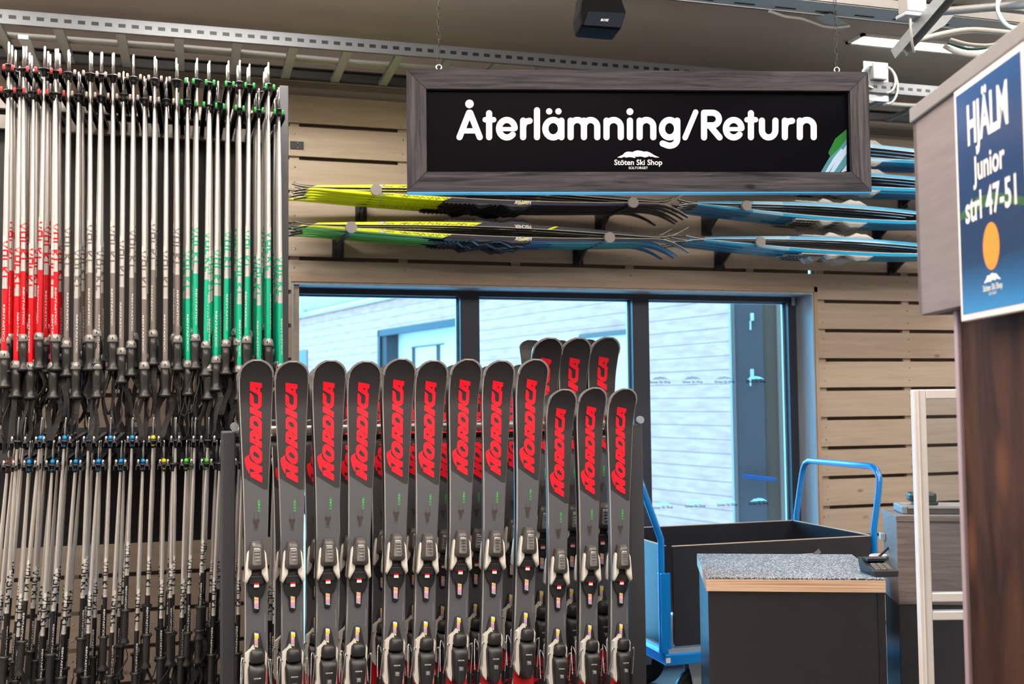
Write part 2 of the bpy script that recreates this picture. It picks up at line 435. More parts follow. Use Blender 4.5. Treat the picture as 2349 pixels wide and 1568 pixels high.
tc = nd(nt, 'ShaderNodeTexCoord'); spz = nd(nt, 'ShaderNodeSeparateXYZ'); nt.links.new(tc.outputs['Object'], spz.inputs[0])
md = nd(nt, 'ShaderNodeMath', operation='PINGPONG'); md.inputs[1].default_value = .08; nt.links.new(spz.outputs['X'], md.inputs[0])
lt = nd(nt, 'ShaderNodeMath', operation='LESS_THAN'); lt.inputs[1].default_value = .02; nt.links.new(md.outputs[0], lt.inputs[0])
mxc = nd(nt, 'ShaderNodeMix', data_type='RGBA'); mxc.inputs['B'].default_value = lin((176, 124, 112)); mxc.inputs['A'].default_value = lin((222, 160, 142)); nt.links.new(lt.outputs[0], mxc.inputs['Factor'])
nt.links.new(mxc.outputs['Result'], bs.inputs['Base Color'])
MB().box((0, .1, eave), (30, .2, eave+3)).build('upper_siding', vs_, bld, local=True)
MB().tube([(0, -.08, eave-.02), (30, -.08, eave-.02)], .05, 8).build('gutter', white, bld, local=True)
MB().box((0, -.05, eave+.03), (30, .1, eave+.05)).build('eave_shadow_board', frm, bld, local=True)
# doorway recess
rec = MB(); rec.box((dl-.02, 0, 0), (dl+.0, .3, dtop)); rec.box((dr_, 0, dtop), (dl, .3, dtop+.02)); rec.box((dl-.30, .02, 0), (dl-.02, .25, dtop-.0)); rec.box((dr_, -.02, dtop-.03), (dl, 0, dtop+.08)); rec.box((dl-.1, -.02, 0), (dl, 0, dtop+.08))
rec.build('door_recess', mat('recess_paint', (62, 62, 66), .6), bld, local=True)
dd = MB(); dd.box((dr_, .25, 0), (dl, .3, dtop)); dd.build('entrance_wall', mat('entrance_paint', (250, 226, 216), .6), bld, local=True)
dm = mat('door_trim', (100, 78, 74), .5); xx = EL(1000, 800)[0]
dd = MB()
for q in (.35, .42, 1.3, 1.36): dd.box((xx+q, .22, 0), (xx+q+.02, .25, dtop-.25))
dd.box((xx+.2, .22, dtop-.27), (xx+1.4, .25, dtop-.25)); dd.build('door_frame', dm, bld, local=True)
MB().box((xx+.75, .21, 1.2), (xx+.85, .25, 1.5)).box((xx+.77, .2, 1.25), (xx+.83, .212, 1.45)).build('lock_plate', dm, bld, local=True)
d2a, d2z = EL(1338, 770); d2b, _ = EL(1452, 768)
MB().box((d2b, -.04, 0), (d2a, 0, d2z)).build('white_door', mat('door_white', (240, 226, 220), .6), bld, local=True)
MB().box((d2b, -.06, d2z-.04), (d2a, -.0, d2z+.02)).box((d2a-.02, -.06, 0), (d2a+.02, 0, d2z)).box((d2a-.35, -.05, 0), (d2a-.33, 0, d2z-.1)).build('door_frame', dm, bld, local=True)
wl = EL(702, 880); MB().box((wl[0]-.1, -.02, 1.1), (wl[0]+.8, .02, wl[1]+.7)).build('window', mat('far_window', (90, 80, 82), .3), bld, local=True)
lx, lz = EL(703, 714)
lp = thing('wall_lantern', 'white lantern under the eave of the building outside', 'lantern', mat4=fE @ Matrix.Translation((lx, -.16, lz)))
MB().lathe([(.03, .14), (.12, .07), (.16, 0), (.1, -.1), (.03, -.13)], 10).build('lantern_shade', white, lp, local=True)
MB().tube([(0, 0, .1), (0, .08, .16), (0, .16, .16)], .012, 6).build('bracket', white, lp, local=True)
struct('ground_outside', MB().box((-14, W+.35, -.12), (16, 34, -.06)), mat('packed_snow', (226, 232, 238), .9, scale=2, var=.05))
# entrance porch at the near corner of that building
def porch(px0, px1, d, name, m, z1=3.2, thick=.06):
    f = Face((px0+px1)/2, 900, d, 2); a = f.uz(px0, 900)[0]; c = f.uz(px1, 900)[0]
    return f, a, c
f, a, c = porch(1688, 1762, 8.4, '', None)
pr = thing('entrance_porch', 'dark blue-grey glazed porch beside the pale timber wall outside', 'porch', mat4=f.mat())
MB().box((a, 0, 0), (a+.02, .08, 3.2)).box((a+.02, 0, 0), (c-.03, .05, 3.2)).build('door_leaf', mat('porch_paint', (108, 86, 88), .5), pr, local=True)
MB().box((a-.03, -.01, 0), (a, .06, 3.2)).build('corner_board', mat('corner_paint', (150, 118, 112), .6), pr, local=True)
c2 = f.uz(1792, 900)[0]; c3 = f.uz(1812, 900)[0]; c4 = f.uz(1850, 900)[0]
MB().box((c-.03, .02, 0), (c2-.02, .07, 3.2)).build('side_panel', mat('porch_olive', (124, 86, 70), .6), pr, local=True)
MB().box((c2-.02, -.01, 0), (c3, .1, 3.2)).build('glazing_strip', mat('porch_light', (178, 132, 116), .3), pr, local=True)
MB().box((c3, -.03, 0), (c4, .1, 3.2)).build('timber_post', wood('porch_post', (206, 146, 130), (190, 130, 116), axis='Z', kn=(130, 92, 84)), pr, local=True)
hz = MB()
for py in (727, 855):
    u, z = f.uz(1724, py); hz.bbox((u-.012, -.03, z-.03), (u+.012, 0, z+.03), .004); hz.box((u-.018, -.02, z-.1), (u-.008, 0, z-.03))
hz.build('hinge', white, pr, local=True)
u0_, z0_ = f.uz(1701, 1090); u1_, z1_ = f.uz(1775, 1098)
MB().tube([(u0_, -.05, z0_), (u1_, -.05, z1_)], .016, 8).build('push_bar', mat('bar_blue', (30, 80, 140), .3), pr, local=True)

# ================================================================== SKI POLES
colr = (232, 14, 32); colg = (122, 114, 110); colt = (0, 178, 136)
def pole_mat(name, c, L, frac):
    zb_ = -L*frac
    return banded(name, 'Z', [(-L-.2, c), (zb_, (226, 222, 218)), (zb_+.004, (240, 238, 235)), (zb_+.006, (226, 222, 218))], rough=.36, metal=[0, .7, .2, .75], coat=.0)
def curl_text(body, r, width, zc, size, mi=0, bold=.02, spacing=1.0, a0=-PI/2):
    """letters wrapped on a shaft, reading downwards"""
    m = MB(); vs, fs = text_geo(body, bold, 0, spacing); xs = [v[0] for v in vs]; w = max(xs)-min(xs); x0 = min(xs); k = width/w; k2 = size
    out = []
    for x, y in vs:
        z = zc+width/2-(x-x0)*k; u = (y-.35)*k2; an = a0+u/r
        out.append((r*math.cos(an)*1.03, r*math.sin(an)*1.03, z))
    return m.add(out, fs, mi)
def strap_path(kind, rnd):
    l = rnd.uniform(.12, .24); w = rnd.uniform(.012, .03); sw = rnd.uniform(-.03, .03); pts = []
    n = 16
    for i in range(n+1):
        t = i/n; a = 2*PI*t
        x = math.sin(a)*w*(1+.4*math.sin(3*a+kind)) + sw*(1-math.cos(a))/2
        z = -l*(1-math.cos(a))/2; y = .006*math.sin(2*a+kind)+.004*kind
        pts.append(Vector((x, y, z)))
    return pts
def ribbon(mb, pts, w, th=.0013, twist=0, mi=0, T=None):
    L = []
    N = len(pts)
    for i, p in enumerate(pts):
        t = (pts[min(i+1, N-1)]-pts[max(i-1, 0)]).normalized()
        an = twist*math.sin(PI*i/(N-1)*1.0)+.5
        side = Vector((math.cos(an)*.35, math.sin(an)+.2, 0)); side = side-t*side.dot(t); side.normalize(); nn = t.cross(side)
        L.append([p+side*w/2+nn*th, p-side*w/2+nn*th, p-side*w/2-nn*th, p+side*w/2-nn*th])
    mb.loft(L, mi, T)
silv = (226, 222, 218)
def make_pole(tag_, c, L, r, frac, cuff, basket_r, letters, gripkind, word='VÖLKL', capmat=None):
    """origin where the basket rests on the hooks; tip up, grip hanging down"""
    root = thing('ski_pole', 'x', 'ski pole')
    rt = r*.55
    sm_ = pole_mat('shaft_'+tag_, c, L, frac)
    MB().lathe([(r*.9, -L-.02), (r, -L), (r, -L*.55), (r*.92, -L*.3), (rt*1.1, -.03), (rt, 0)], 12).build('shaft', sm_, root, local=True)
    MB().lathe([(rt*1.0, 0), (rt*.92, .05), (rt*.8, .078), (rt*.5, .084)], 10).build('tip', steel, root, local=True)
    bb = MB().lathe([(rt, .004), (basket_r*.55, .004), (basket_r, 0), (basket_r, -.003), (basket_r*.5, -.006), (rt*1.8, -.014), (rt, -.03)], 16)
    bk = bb.build('basket', black, root, local=True)
    if cuff:
        MB().lathe([(rt, .018), (rt*1.7, .014), (rt*2.0, .005), (rt*1.2, .004)], 10).build('basket_cap', cuff, bk, local=True)
        MB().lathe([(rt*1.9, -.012), (rt*1.6, -.020), (rt, -.022)], 10).build('basket_cap', cuff, bk, local=True)
    g = MB()
    if gripkind == 0:
        g.lathe([(r*1.3, -L+.004), (r*1.9, -L-.006), (r*2.1, -L-.020), (r*1.75, -L-.024)], 12, 1)
        g.lathe([(r*1.6, -L-.022), (r*1.75, -L-.05), (r*1.6, -L-.075), (r*1.55, -L-.095), (r*1.9, -L-.11), (r*2.6, -L-.118), (r*2.6, -L-.124), (r*1.6, -L-.127)], 12, 0)
        for k in range(4):
            a = PI/2*k+.5; g.bbox((-.0018, -r*2.1, -L-.014), (.0018, -r*1.9, -L-.006), .0006, 2, Matrix.Rotation(a, 4, 'Z'))
        gl_ = .127
    else:
        pr_ = [(r*2.4, -L+.002), (r*2.5, -L-.004), (r*1.5, -L-.010)]
        for k in range(9): pr_ += [(r*1.75, -L-.014-.009*k), (r*1.5, -L-.019-.009*k)]
        pr_ += [(r*1.5, -L-.1), (r*2.3, -L-.112), (r*2.4, -L-.118), (r*1.4, -L-.121)]
        g.lathe(pr_, 12, 0); gl_ = .121
    g.build('grip', [gripm, gript, black], root, local=True)
    if letters:
        lm = mat('letter_'+tag_, c if gripkind == 0 else (18, 18, 20), .4)
        f0 = frac-.015; hl = L*.165
        G = {'V': [[(0, 1), (.42, 0), (.84, 1)]], 'O': [[(0, 0), (0, 1), (.72, 1), (.72, 0), (0, 0)]], 'L': [[(0, 1), (0, 0), (.62, 0)]], 'K': [[(0, 0), (0, 1)], [(.66, 1), (.08, .5), (.66, 0)]]}
        wm = MB(); cell = hl/5; hgt = r*2.5; x_ = 0
        for chx in 'VOLKL':
            for pl_ in G[chx]:
                wm.stroke([(x_+p_*cell*.86, (q_-.5)*hgt) for p_, q_ in pl_], cell*.2, lambda u, v: Vector((r*1.04*math.cos(-PI/2+v/r), r*1.04*math.sin(-PI/2+v/r), -(L*f0-hl)-u)), 0, n=6, sub=.0035, round_=False)
            if chx == 'O':
                for q_ in (.18, .52): wm.stroke([(x_+cell*q_, hgt*.66), (x_+cell*q_+.001, hgt*.66)], cell*.18, lambda u, v: Vector((r*1.04*math.cos(-PI/2+v/r), r*1.04*math.sin(-PI/2+v/r), -(L*f0-hl)-u)), 0, n=6)
            x_ += cell*(1.0 if chx != 'V' else 1.04)
        wm.build('lettering', lm, root, local=True, fix=False)
        curl_text('RENTASTICC', r, L*.14, -(L*(frac+.13)), .008, bold=.02, a0=-PI/2+.2).build('small_lettering', white, root, local=True)
        st = MB(); zt_ = -(L*(frac-.2))
        vs = [(r*1.04*math.cos(-PI/2+q), r*1.04*math.sin(-PI/2+q), zt_-z) for z in (0, .045) for q in (-.55, -.2, .2, .55)]
        st.add(vs, [(0, 1, 5, 4), (1, 2, 6, 5), (2, 3, 7, 6)]); st.build('price_tag', white, root, local=True)
    root['gl'] = L+gl_-.006
    reg(root); return root
POLES = {}
straps = []
for k in range(9):
    rnd = random.Random(40+k); m_ = MB(); pts = strap_path(k, rnd)
    ribbon(m_, pts, .019, twist=rnd.uniform(-2.2, 2.2))
    if k % 3 == 0:       # loose tail and buckle
        q = pts[8]; m_.bbox(q+Vector((-.011, -.004, -.012)), q+Vector((.011, .006, .012)), .003, 1)
        ribbon(m_, [q+Vector((.003*i, -.002*i, -.012*i)) for i in range(6)], .013, twist=1)
    straps.append(m_.build('strap', [strapm, black], None))
for s_ in straps: COL.objects.unlink(s_)
def key_pole(key):
    if key in POLES: return POLES[key]
    tier, cn, var = key
    if tier == 'U':
        c = {'red': colr, 'grey': colg, 'green': colt}[cn]; L = {0: .945, 1: .965, 2: .925}[var]
        o = make_pole('u_%s%d' % (cn, var), c, L, .0092, .762, None, .0165 if var else .0225, True, 0)
    else:
        cuff = {'blue': mat('cap_blue', (20, 140, 205), .4), 'yellow': mat('cap_yellow', (225, 215, 30), .4), 'green': mat('cap_green', (90, 205, 60), .4), 'red': mat('cap_red', (150, 20, 25), .4), 'plain': None}[cn] if ('cap_'+cn) not in MATS else MATS['cap_'+cn]
        L = {0: .69, 1: .60, 2: .74}[var]
        o = make_pole('l_%s%d' % (cn, var), (24, 23, 25), L, .0078, .8, cuff, .022, True, 1)
    POLES[key] = (o, [False]); return POLES[key]
def put_pole(key, p, label, group, lean, rz, strap_k):
    proto, used = key_pole(key)
    if used[0]: o = copy_tree(proto)
    else: o = proto; used[0] = True
    m = Matrix.Translation(p) @ Matrix.Rotation(lean[0], 4, 'Y') @ Matrix.Rotation(lean[1], 4, 'X') @ Matrix.Rotation(rz, 4, 'Z')
    o.matrix_world = m
    st = straps[strap_k].copy(); COL.objects.link(st); st.parent = o; st.location = (0, 0, -proto['gl']); st.rotation_euler = (0, 0, random.uniform(-1, 1)-rz)
    tag(o, label, 'ski pole', group)
YT = 4.12     # hook tips
def ylerp(x, pts):
    for (x0, y0), (x1, y1) in zip(pts, pts[1:]):
        if x <= x1: return y0+(y1-y0)*(x-x0)/(x1-x0)
    return y0+(y1-y0)*(x-x0)/(x1-x0)
UH = [8, 28, 62, 81, 117, 138, 171, 191, 222, 242, 273, 292, 322, 341, 370, 389, 426, 444, 473, 491, 519, 536, 564, 583, 611, 629]
UL = [3, 33, 54, 88, 108, 146, 165, 198, 218, 248, 268, 298, 316, 345, 364, 398, 417, 450, 468, 496, 514, 541, 559, 586, 603, 631, 649]
yUH = [(0, 158), (322, 181), (640, 205)]; yUL = [(0, 209), (316, 228), (660, 263)]
LH = [27, 57, 82, 100, 136, 160, 192, 215, 243, 262, 293, 313, 342, 364, 393, 411, 444, 462, 492]
LL = [8, 30, 55, 80, 106, 131, 162, 184, 215, 236, 266, 287, 317, 337, 367, 385, 417, 439, 463, 485, 516, 541, 570, 598, 625, 648]
yLH = [(0, 1014), (500, 1011)]; yLL = [(0, 1069), (500, 1064)]
capc = {'red': mat('stop_red', (236, 60, 60), .4), 'grey': mat('stop_grey', (190, 172, 165), .4), 'green': mat('stop_green', (40, 190, 80), .4)}
def colzone(x): return 'red' if x < 150 else ('grey' if x < 412 else 'green')
def rack(name, label, highs, lows, yh, yl, X0, X1, zpost0, zpost1, up):
    T0 = P(300, ylerp(300, yh), Y=YT)
    root = thing(name, label, 'rack', (X0, YT+.5, 0))
    rise = .05 if up else .02
    rails = []
    for tips, yy in ((highs, yh), (lows, yl)):
        zs = []
        for px in tips:
            p = P(px, ylerp(px, yy), Y=YT); zs.append(p.z)
            a = MB(); hw = .0085
            Ln = .62
            # U-shaped sheet metal hook
            a.loft([[(p.x-hw, p.y, p.z-.004), (p.x+hw, p.y, p.z-.004), (p.x+hw, p.y, p.z), (p.x-hw, p.y, p.z)],
                    [(p.x-hw, p.y+Ln, p.z-.004+rise), (p.x+hw, p.y+Ln, p.z-.004+rise), (p.x+hw, p.y+Ln, p.z+rise), (p.x-hw, p.y+Ln, p.z+rise)]])
            for sx in (-hw, hw-.002):
                a.loft([[(p.x+sx, p.y, p.z-.018), (p.x+sx+.002, p.y, p.z-.018), (p.x+sx+.002, p.y, p.z), (p.x+sx, p.y, p.z)],
                        [(p.x+sx, p.y+Ln, p.z-.022+rise), (p.x+sx+.002, p.y+Ln, p.z-.022+rise), (p.x+sx+.002, p.y+Ln, p.z+rise), (p.x+sx, p.y+Ln, p.z+rise)]])
            ao = a.build('hook', blackm if up else greydk, root)
            T = Matrix.Translation((p.x, p.y+.008, p.z))
            if up: MB().lathe([(.0042, -.004), (.0046, .016), (.0035, .019)], 8, 0, T).build('stopper', capc[colzone(px)], ao)
            else: MB().lathe([(.0045, -.004), (.0045, .018), (.002, .02)], 8, 0, T).build('stopper', steel, ao)
        zr = sum(zs)/len(zs)
        rails.append(zr)
    for zr in rails:
        MB().box((X0, YT+.6, zr-.035+rise), (X1, YT+.63, zr+.02+rise)).build('rail', mat('rail_grey', (112, 106, 101), .7) if 'rail_grey' not in MATS and up else (MATS['rail_grey'] if up else greydk), root)
    return root
XR = P(652, 500, Y=YT+.62).x
XL0 = -1.0
up_r = rack('pole_rack', 'upper black hook rack holding the tall silver ski poles', UH, UL, yUH, yUL, XL0, XR, 0, 0, True)
postw = (P(641, 500, Y=YT+.45).x, P(662, 500, Y=YT+.45).x)
zp1 = P(650, 196, Y=YT+.45).z
MB().bbox((postw[0], YT+.45, 0), (postw[1], YT+.68, zp1), .003).build('post', greydk, up_r)
MB().box((XL0, YT+.64, P(300, 830, Y=YT+.64).z), (postw[0], YT+.655, P(300, 235, Y=YT+.64).z)).build('shade_sheet', blackm, up_r)  # black sheet added to stand in for the shade between the poles
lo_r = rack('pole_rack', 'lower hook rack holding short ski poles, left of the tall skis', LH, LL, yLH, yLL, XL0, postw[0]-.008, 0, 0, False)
MB().box((-.95, YT+.64, P(300, 1245, Y=YT+.64).z), (postw[0]-.008, YT+.655, P(300, 985, Y=YT+.64).z)).build('shade_sheet', blackm, lo_r)  # added black sheet darkens the boards like shade behind the lower poles
# slots: (px of pole, zone)
upH = [20, 54, 102, 128, 157, 207, 232, 259, 306, 355, 405, 452, 480, 524, 550, 572, 616]
upL = [18, 45, 77, 125, 180, 232, 283, 331, 382, 430, 482, 500, 550, 594, 640]
loH = [(40, 'plain'), (92, 'blue'), (148, 'blue'), (203, 'blue'), (253, 'blue'), (303, 'blue'), (351, 'yellow'), (403, 'plain'), (447, 'plain'), (477, 'plain')]
loL = [(18, 'red'), (66, 'blue'), (120, 'blue'), (173, 'blue'), (225, 'blue'), (277, 'blue'), (328, 'blue'), (376, 'yellow'), (397, 'plain'), (427, 'green'), (474, 'green'), (504, 'plain'), (530, 'plain'), (556, 'plain'), (584, 'plain'), (612, 'plain'), (636, 'plain')]
DEPTHW = ['in front', 'second deep', 'third deep', 'deepest']
rp = random.Random(11)
for hi, lst, yy in ((1, upH, yUH), (0, upL, yUL)):
    cnt = {}
    for px in lst:
        z = colzone(px); cnt[z] = cnt.get(z, 0)+1
        nd_ = rp.choice([3, 3, 4]) if z != 'grey' else rp.choice([2, 2, 3])
        if px > 575: nd_ = 4
        for k in range(nd_):
            Yk = YT+.03+.075*k
            p = P(px, ylerp(px, yy), Y=YT+.03); p = Vector((p.x, Yk, p.z+.004+.08*.08*k*1.0+.05*.075*k/.62))
            if k: p.x += rp.uniform(-.004, .004)
            p.z += rp.choice([0, 0, 0, .006, .012])
            var = rp.choice([0, 1, 2, 1])
            lab = '%s-banded pole %s, %s %s slot from left, %s hooks, upper rack' % (z, DEPTHW[k], ORD[cnt[z]-1], z, 'raised' if hi else 'lowered')
            put_pole(('U', z, var), p, lab, 'tall ski poles on the upper rack', (rp.uniform(-.009, .009), rp.uniform(-.004, .012)), rp.uniform(-.9, .9), rp.randrange(9))
for hi, lst, yy in ((1, loH, yLH), (0, loL, yLL)):
    cnt = {}
    for px, cn in lst:
        cnt[cn] = cnt.get(cn, 0)+1
        nd_ = 3 if px < 230 or px > 440 else 2
        for k in range(nd_):
            p = P(px, ylerp(px, yy), Y=YT+.03); p = Vector((p.x+(rp.uniform(-.012, .012) if k else 0), YT+.03+.075*k, p.z+.004))
            var = rp.choice([0, 1, 2]) if px > 300 else rp.choice([0, 2, 2])
            lab = 'short %s pole %s, %s such slot, %s hooks, lower rack' % ('uncapped' if cn == 'plain' else cn+'-capped', ['in front', 'second deep', 'third deep'][k], ORD[cnt[cn]-1], 'raised' if hi else 'lowered')
            put_pole(('L', cn, var), p, lab, 'short ski poles on the lower rack', ((.055 if px < 200 else .03)+rp.uniform(-.02, .02), rp.uniform(-.004, .015)), rp.uniform(-.9, .9), rp.randrange(9))
for s_ in straps: bpy.data.objects.remove(s_)

# ================================================================== ALPINE SKIS
LS = 1.58
topm, nt, bs = newmat('ski_topsheet')
tc = nd(nt, 'ShaderNodeTexCoord'); sp_ = nd(nt, 'ShaderNodeSeparateXYZ'); nt.links.new(tc.outputs['Object'], sp_.inputs[0])
def mth(op, a, b_=None, c_=None):
    n = nd(nt, 'ShaderNodeMath', operation=op)
    for i, q in enumerate((a, b_, c_)):
        if q is None: continue
        if isinstance(q, (int, float)): n.inputs[i].default_value = q
        else: nt.links.new(q, n.inputs[i])
    return n.outputs[0]
sd = mth('SUBTRACT', LS, sp_.outputs['Z'])       # distance below the tip
diag = mth('MINIMUM', mth('MULTIPLY_ADD', sp_.outputs['X'], .62, .392), .407)
lower = mth('GREATER_THAN', sd, diag)
tail = mth('GREATER_THAN', mth('ADD', sd, mth('MULTIPLY', mth('ABSOLUTE', sp_.outputs['X']), -.3)), .955)
def cmix(f, a, b_):
    n = nd(nt, 'ShaderNodeMix', data_type='RGBA'); nt.links.new(f, n.inputs['Factor'])
    for k, q in (('A', a), ('B', b_)):
        if isinstance(q, tuple): n.inputs[k].default_value = q
        else: nt.links.new(q, n.inputs[k])
    return n.outputs['Result']
col = cmix(lower, lin((36, 33, 35)), lin((76, 77, 82))); col = cmix(tail, col, lin((214, 6, 24)))
nt.links.new(col, bs.inputs['Base Color']); bs.inputs['Roughness'].default_value = .5
edgem = mat('ski_edge_steel', (190, 188, 186), .3, .9); basem = mat('ski_base', (20, 20, 22), .4)
def bend(s): return -2.4*max(0, .15-s)**2 - 3.0*max(0, .05-s)**2
WID = [(0, .030), (.002, .040), (.006, .060), (.013, .080), (.022, .096), (.034, .1065), (.05, .1085), (.09, .107), (.15, .102), (.24, .094), (.33, .086), (.41, .080), (.55, .0725), (.7, .070), (.85, .070), (1.0, .073), (1.2, .081), (1.4, .09), (1.54, .094), (1.575, .088), (1.58, .08)]
WIDL = [(0, .0), (.0015, .030)] + WID[2:]
def wid_at(s):
    for (a, wa), (c, wc) in zip(WID, WID[1:]):
        if s <= c: return wa+(wc-wa)*(s-a)/(c-a)
    return WID[-1][1]
def ski_body():
    b = MB(); rows = []
    for s, w in sorted(set([(round(q, 4), wid_at(q)) for q in [x_[0] for x_ in WID]+[.04+.01*i for i in range(14)]])):
        hw = w/2; z = LS-s; y = bend(s); th = .006+.008*min(1, s/.5)
        rows.append([(-hw+.003, y-.0, z), (hw-.003, y-.0, z), (hw, y+.003, z), (hw, y+th, z), (-hw, y+th, z), (-hw, y+.003, z)])
    n = 6
    vs = [p for r_ in rows for p in r_]
    for i in range(len(rows)-1):
        for k in range(n):
            mi = 0 if k == 0 else (2 if k == 3 else 1)
            b.add([rows[i][k], rows[i][(k+1) % n], rows[i+1][(k+1) % n], rows[i+1][k]], [(0, 1, 2, 3)], mi, False)
    b.weld = True
    b.add(rows[0], [range(n)], 1); b.add(rows[-1], [range(n)], 1)
    return b
def on_ski(x, s, off=.0014): return Vector((x, bend(s)-off, LS-s))
k_ = .001404
def lc(cx, cy): return on_ski((cx-243)/6.03*k_, (860+cy/6.03-832)*k_)
NORD = [([(158,105),(320,128),(320,188),(298,190),(298,240),(320,262),(320,300),(268,283),(160,222)], [[(228,188),(264,190),(262,220)]]),
 ([(158,258),(182,264),(212,305),(213,378),(232,406),(258,410),(274,388),(272,315),(268,284),(320,301),(318,430),(292,470),(255,482),(215,457),(175,425),(160,395)], []),
 ([(162,443),(192,450),(318,520),(318,607),(162,527)], []),
 ([(162,735),(162,610),(180,578),(215,568),(255,580),(300,615),(320,660),(320,800),(308,830),(285,832),(258,795)], [[(202,665),(214,640),(250,652),(278,690),(276,720),(262,722),(222,702)]]),
 ([(162,925),(162,800),(175,775),(210,765),(245,790),(262,815),(282,836),(306,834),(320,802),(320,885),(290,895),(275,905),(320,930),(320,1018),(290,1005)], [[(200,862),(212,850),(238,868),(236,888),(207,877)]]),
 ([(162,1100),(160,1030),(175,990),(210,972),(250,985),(300,1030),(325,1080),(325,1180),(310,1215),(275,1232),(235,1215),(185,1160)], [[(203,1090),(210,1065),(235,1065),(275,1105),(288,1135),(275,1150),(245,1140),(212,1115)]]),
 ([(92,1155),(100,1135),(158,1095),(152,1130),(160,1165),(205,1208),(325,1268),(325,1342),(268,1352),(325,1398),(325,1480),(298,1474),(168,1398),(165,1340),(235,1330),(160,1278),(158,1358),(148,1352),(115,1290),(92,1195)], [])]
def mir(poly): return [(-x, z) for x, z in poly][::-1]
def sym(half):        # half outline on +x from top to bottom -> closed polygon
    return half + [(-x, z) for x, z in half[::-1] if abs(x) > 1e-6]
emblm = mat('emblem_brown', (52, 42, 40), .6)
def make_ski():
    root = thing('alpine_ski', 'x', 'ski')
    body = ski_body().build('ski_body', [topm, edgem, basem], root, local=True)
    # silver protector round the tip
    tp = MB(); L = []
    outer = [(w/2, s) for s, w in WID[:7]]; path = [(-x, s) for x, s in outer[::-1]] + outer
    for x, s in path:
        y = bend(s); sc = max(.0, 1-.0045/max(.01, abs(x))) ; xi = x*sc; si = s+.0035
        L.append([(x*1.01, y-.002, LS-s+.001), (xi, y-.002, LS-si), (xi, y+.0005, LS-si), (x*1.01, y+.007, LS-s+.001)])
    tp.loft(L); tp.build('tip_protector', mat('tip_grey', (150, 146, 146), .35, .3) if 'tip_grey' not in MATS else MATS['tip_grey'], root, local=True)
    lt_ = MB()
    for outer_, holes in NORD: lt_.flat(outer_, lc, 0, holes)
    lt_.build('lettering', redm, root, local=True, fix=False)
    cb = MB().text('COMBI', lambda x, y: on_ski(.012-y, .475-x), width=.036, bold=.008, spacing=1.4)
    cb.build('model_lettering', greenm, root, local=True, fix=False)
    em = MB(); ef = lambda x, y: on_ski(x*.001, .508-y*.001)
    em.flat(sym([(0, 8), (4, 9), (9, 12), (10, 4), (7, -3), (5, -7), (4, -16), (0, -18)]), ef, 0, [[(-6, 3), (-2, 2), (-4, -1)], [(2, 2), (6, 3), (4, -1)]])
    em.stroke([(-5, 9), (-7, 22), (-6, 30)], .8, ef); em.stroke([(5, 9), (7, 22), (6, 30)], .8, ef); em.stroke([(-4, -14), (-4, -24), (4, -24), (4, -14)], 1.2, ef)
    em.build('emblem', emblm, root, local=True, fix=False)
    sml = MB(); 
    for i in range(22): sml.box(on_ski(-.0315, .765+.0043*i)-Vector((.0007, .0002, .0013)), on_ski(-.0315, .765+.0043*i)+Vector((.0007, 0, .0013)))
    for i in range(11): sml.box(on_ski(.0265, .792+.0052*i)-Vector((.0009, .0002, .0016)), on_ski(.0265, .792+.0052*i)+Vector((.0009, 0, .0016)))
    sml.build('edge_print', mat('print_grey', (150, 148, 146), .6) if 'print_grey' not in MATS else MATS['print_grey'], root, local=True)
    MB().text('DOBERMANN', lambda x, y: on_ski(.022-y*1.4, 1.36-x), width=.27, bold=.02, shear=.2).build('tail_lettering', black, root, local=True, fix=False)
    Z = lambda s: LS-s
    # toe binding
    t = MB()
    t.pillow(sym([(.013, Z(.568)), (.018, Z(.578)), (.0235, Z(.60)), (.0275, Z(.63)), (.0275, Z(.646)), (.022, Z(.654))]), .036, .35, 0, None, -.006)
    t.pillow(sym([(.012, Z(.566)), (.016, Z(.570)), (.019, Z(.59)), (.0, Z(.592))]), .028, .2, 0, None, 0)
    t.pillow(sym([(.018, Z(.65)), (.026, Z(.672)), (.029, Z(.69)), (.028, Z(.715)), (.020, Z(.735)), (.013, Z(.74)), (.009, Z(.782)), (0, Z(.785))]), .010, .12, 1)
    t.bbox((-.024, -.016, Z(.70)), (.024, 0, Z(.672)), .004, 1)
    tb = t.build('toe_binding', [mat('binding_grey', (70, 66, 64), .35), black] if 'binding_grey' not in MATS else [MATS['binding_grey'], black], root, local=True)
    wg = MB()
    for sg in (1, -1):
        poly = [(.024*sg, Z(.594)), (.029*sg, Z(.604)), (.0335*sg, Z(.65)), (.0368*sg, Z(.690)), (.031*sg, Z(.697)), (.0155*sg, Z(.668)), (.015*sg, Z(.655)), (.026*sg, Z(.645))]
        wg.pillow(poly if sg > 0 else poly[::-1], .026, .12, 0, None, -.004)
    wg.build('toe_wing', whitep, tb, local=True)
    cp = MB()
    cp.pillow(sym([(.009, Z(.588)), (.012, Z(.60)), (.0135, Z(.632)), (.012, Z(.640))]), .004, .1, 1, None, -.0405)
    for i, s in enumerate((.597, .606, .616, .626)):
        cp.bbox((-.009+.001*i % 2, -.0475, Z(s)-.0025), (.009, -.044, Z(s)+.0025), .0012, 0)
    cp.build('clear_inset', [chrome, mat('inset_grey', (165, 162, 160), .12, .6) if 'inset_grey' not in MATS else MATS['inset_grey']], tb, local=True)
    lb = MB(); lb.box((-.0075, -.0172, Z(.708)), (.0075, -.0166, Z(.700)), 1); lb.box((-.0075, -.0172, Z(.700)), (.0075, -.0166, Z(.695)), 0)
    lb.build('warning_label', [redm, white], tb, local=True)
    stc = MATS.get('sticker_print')
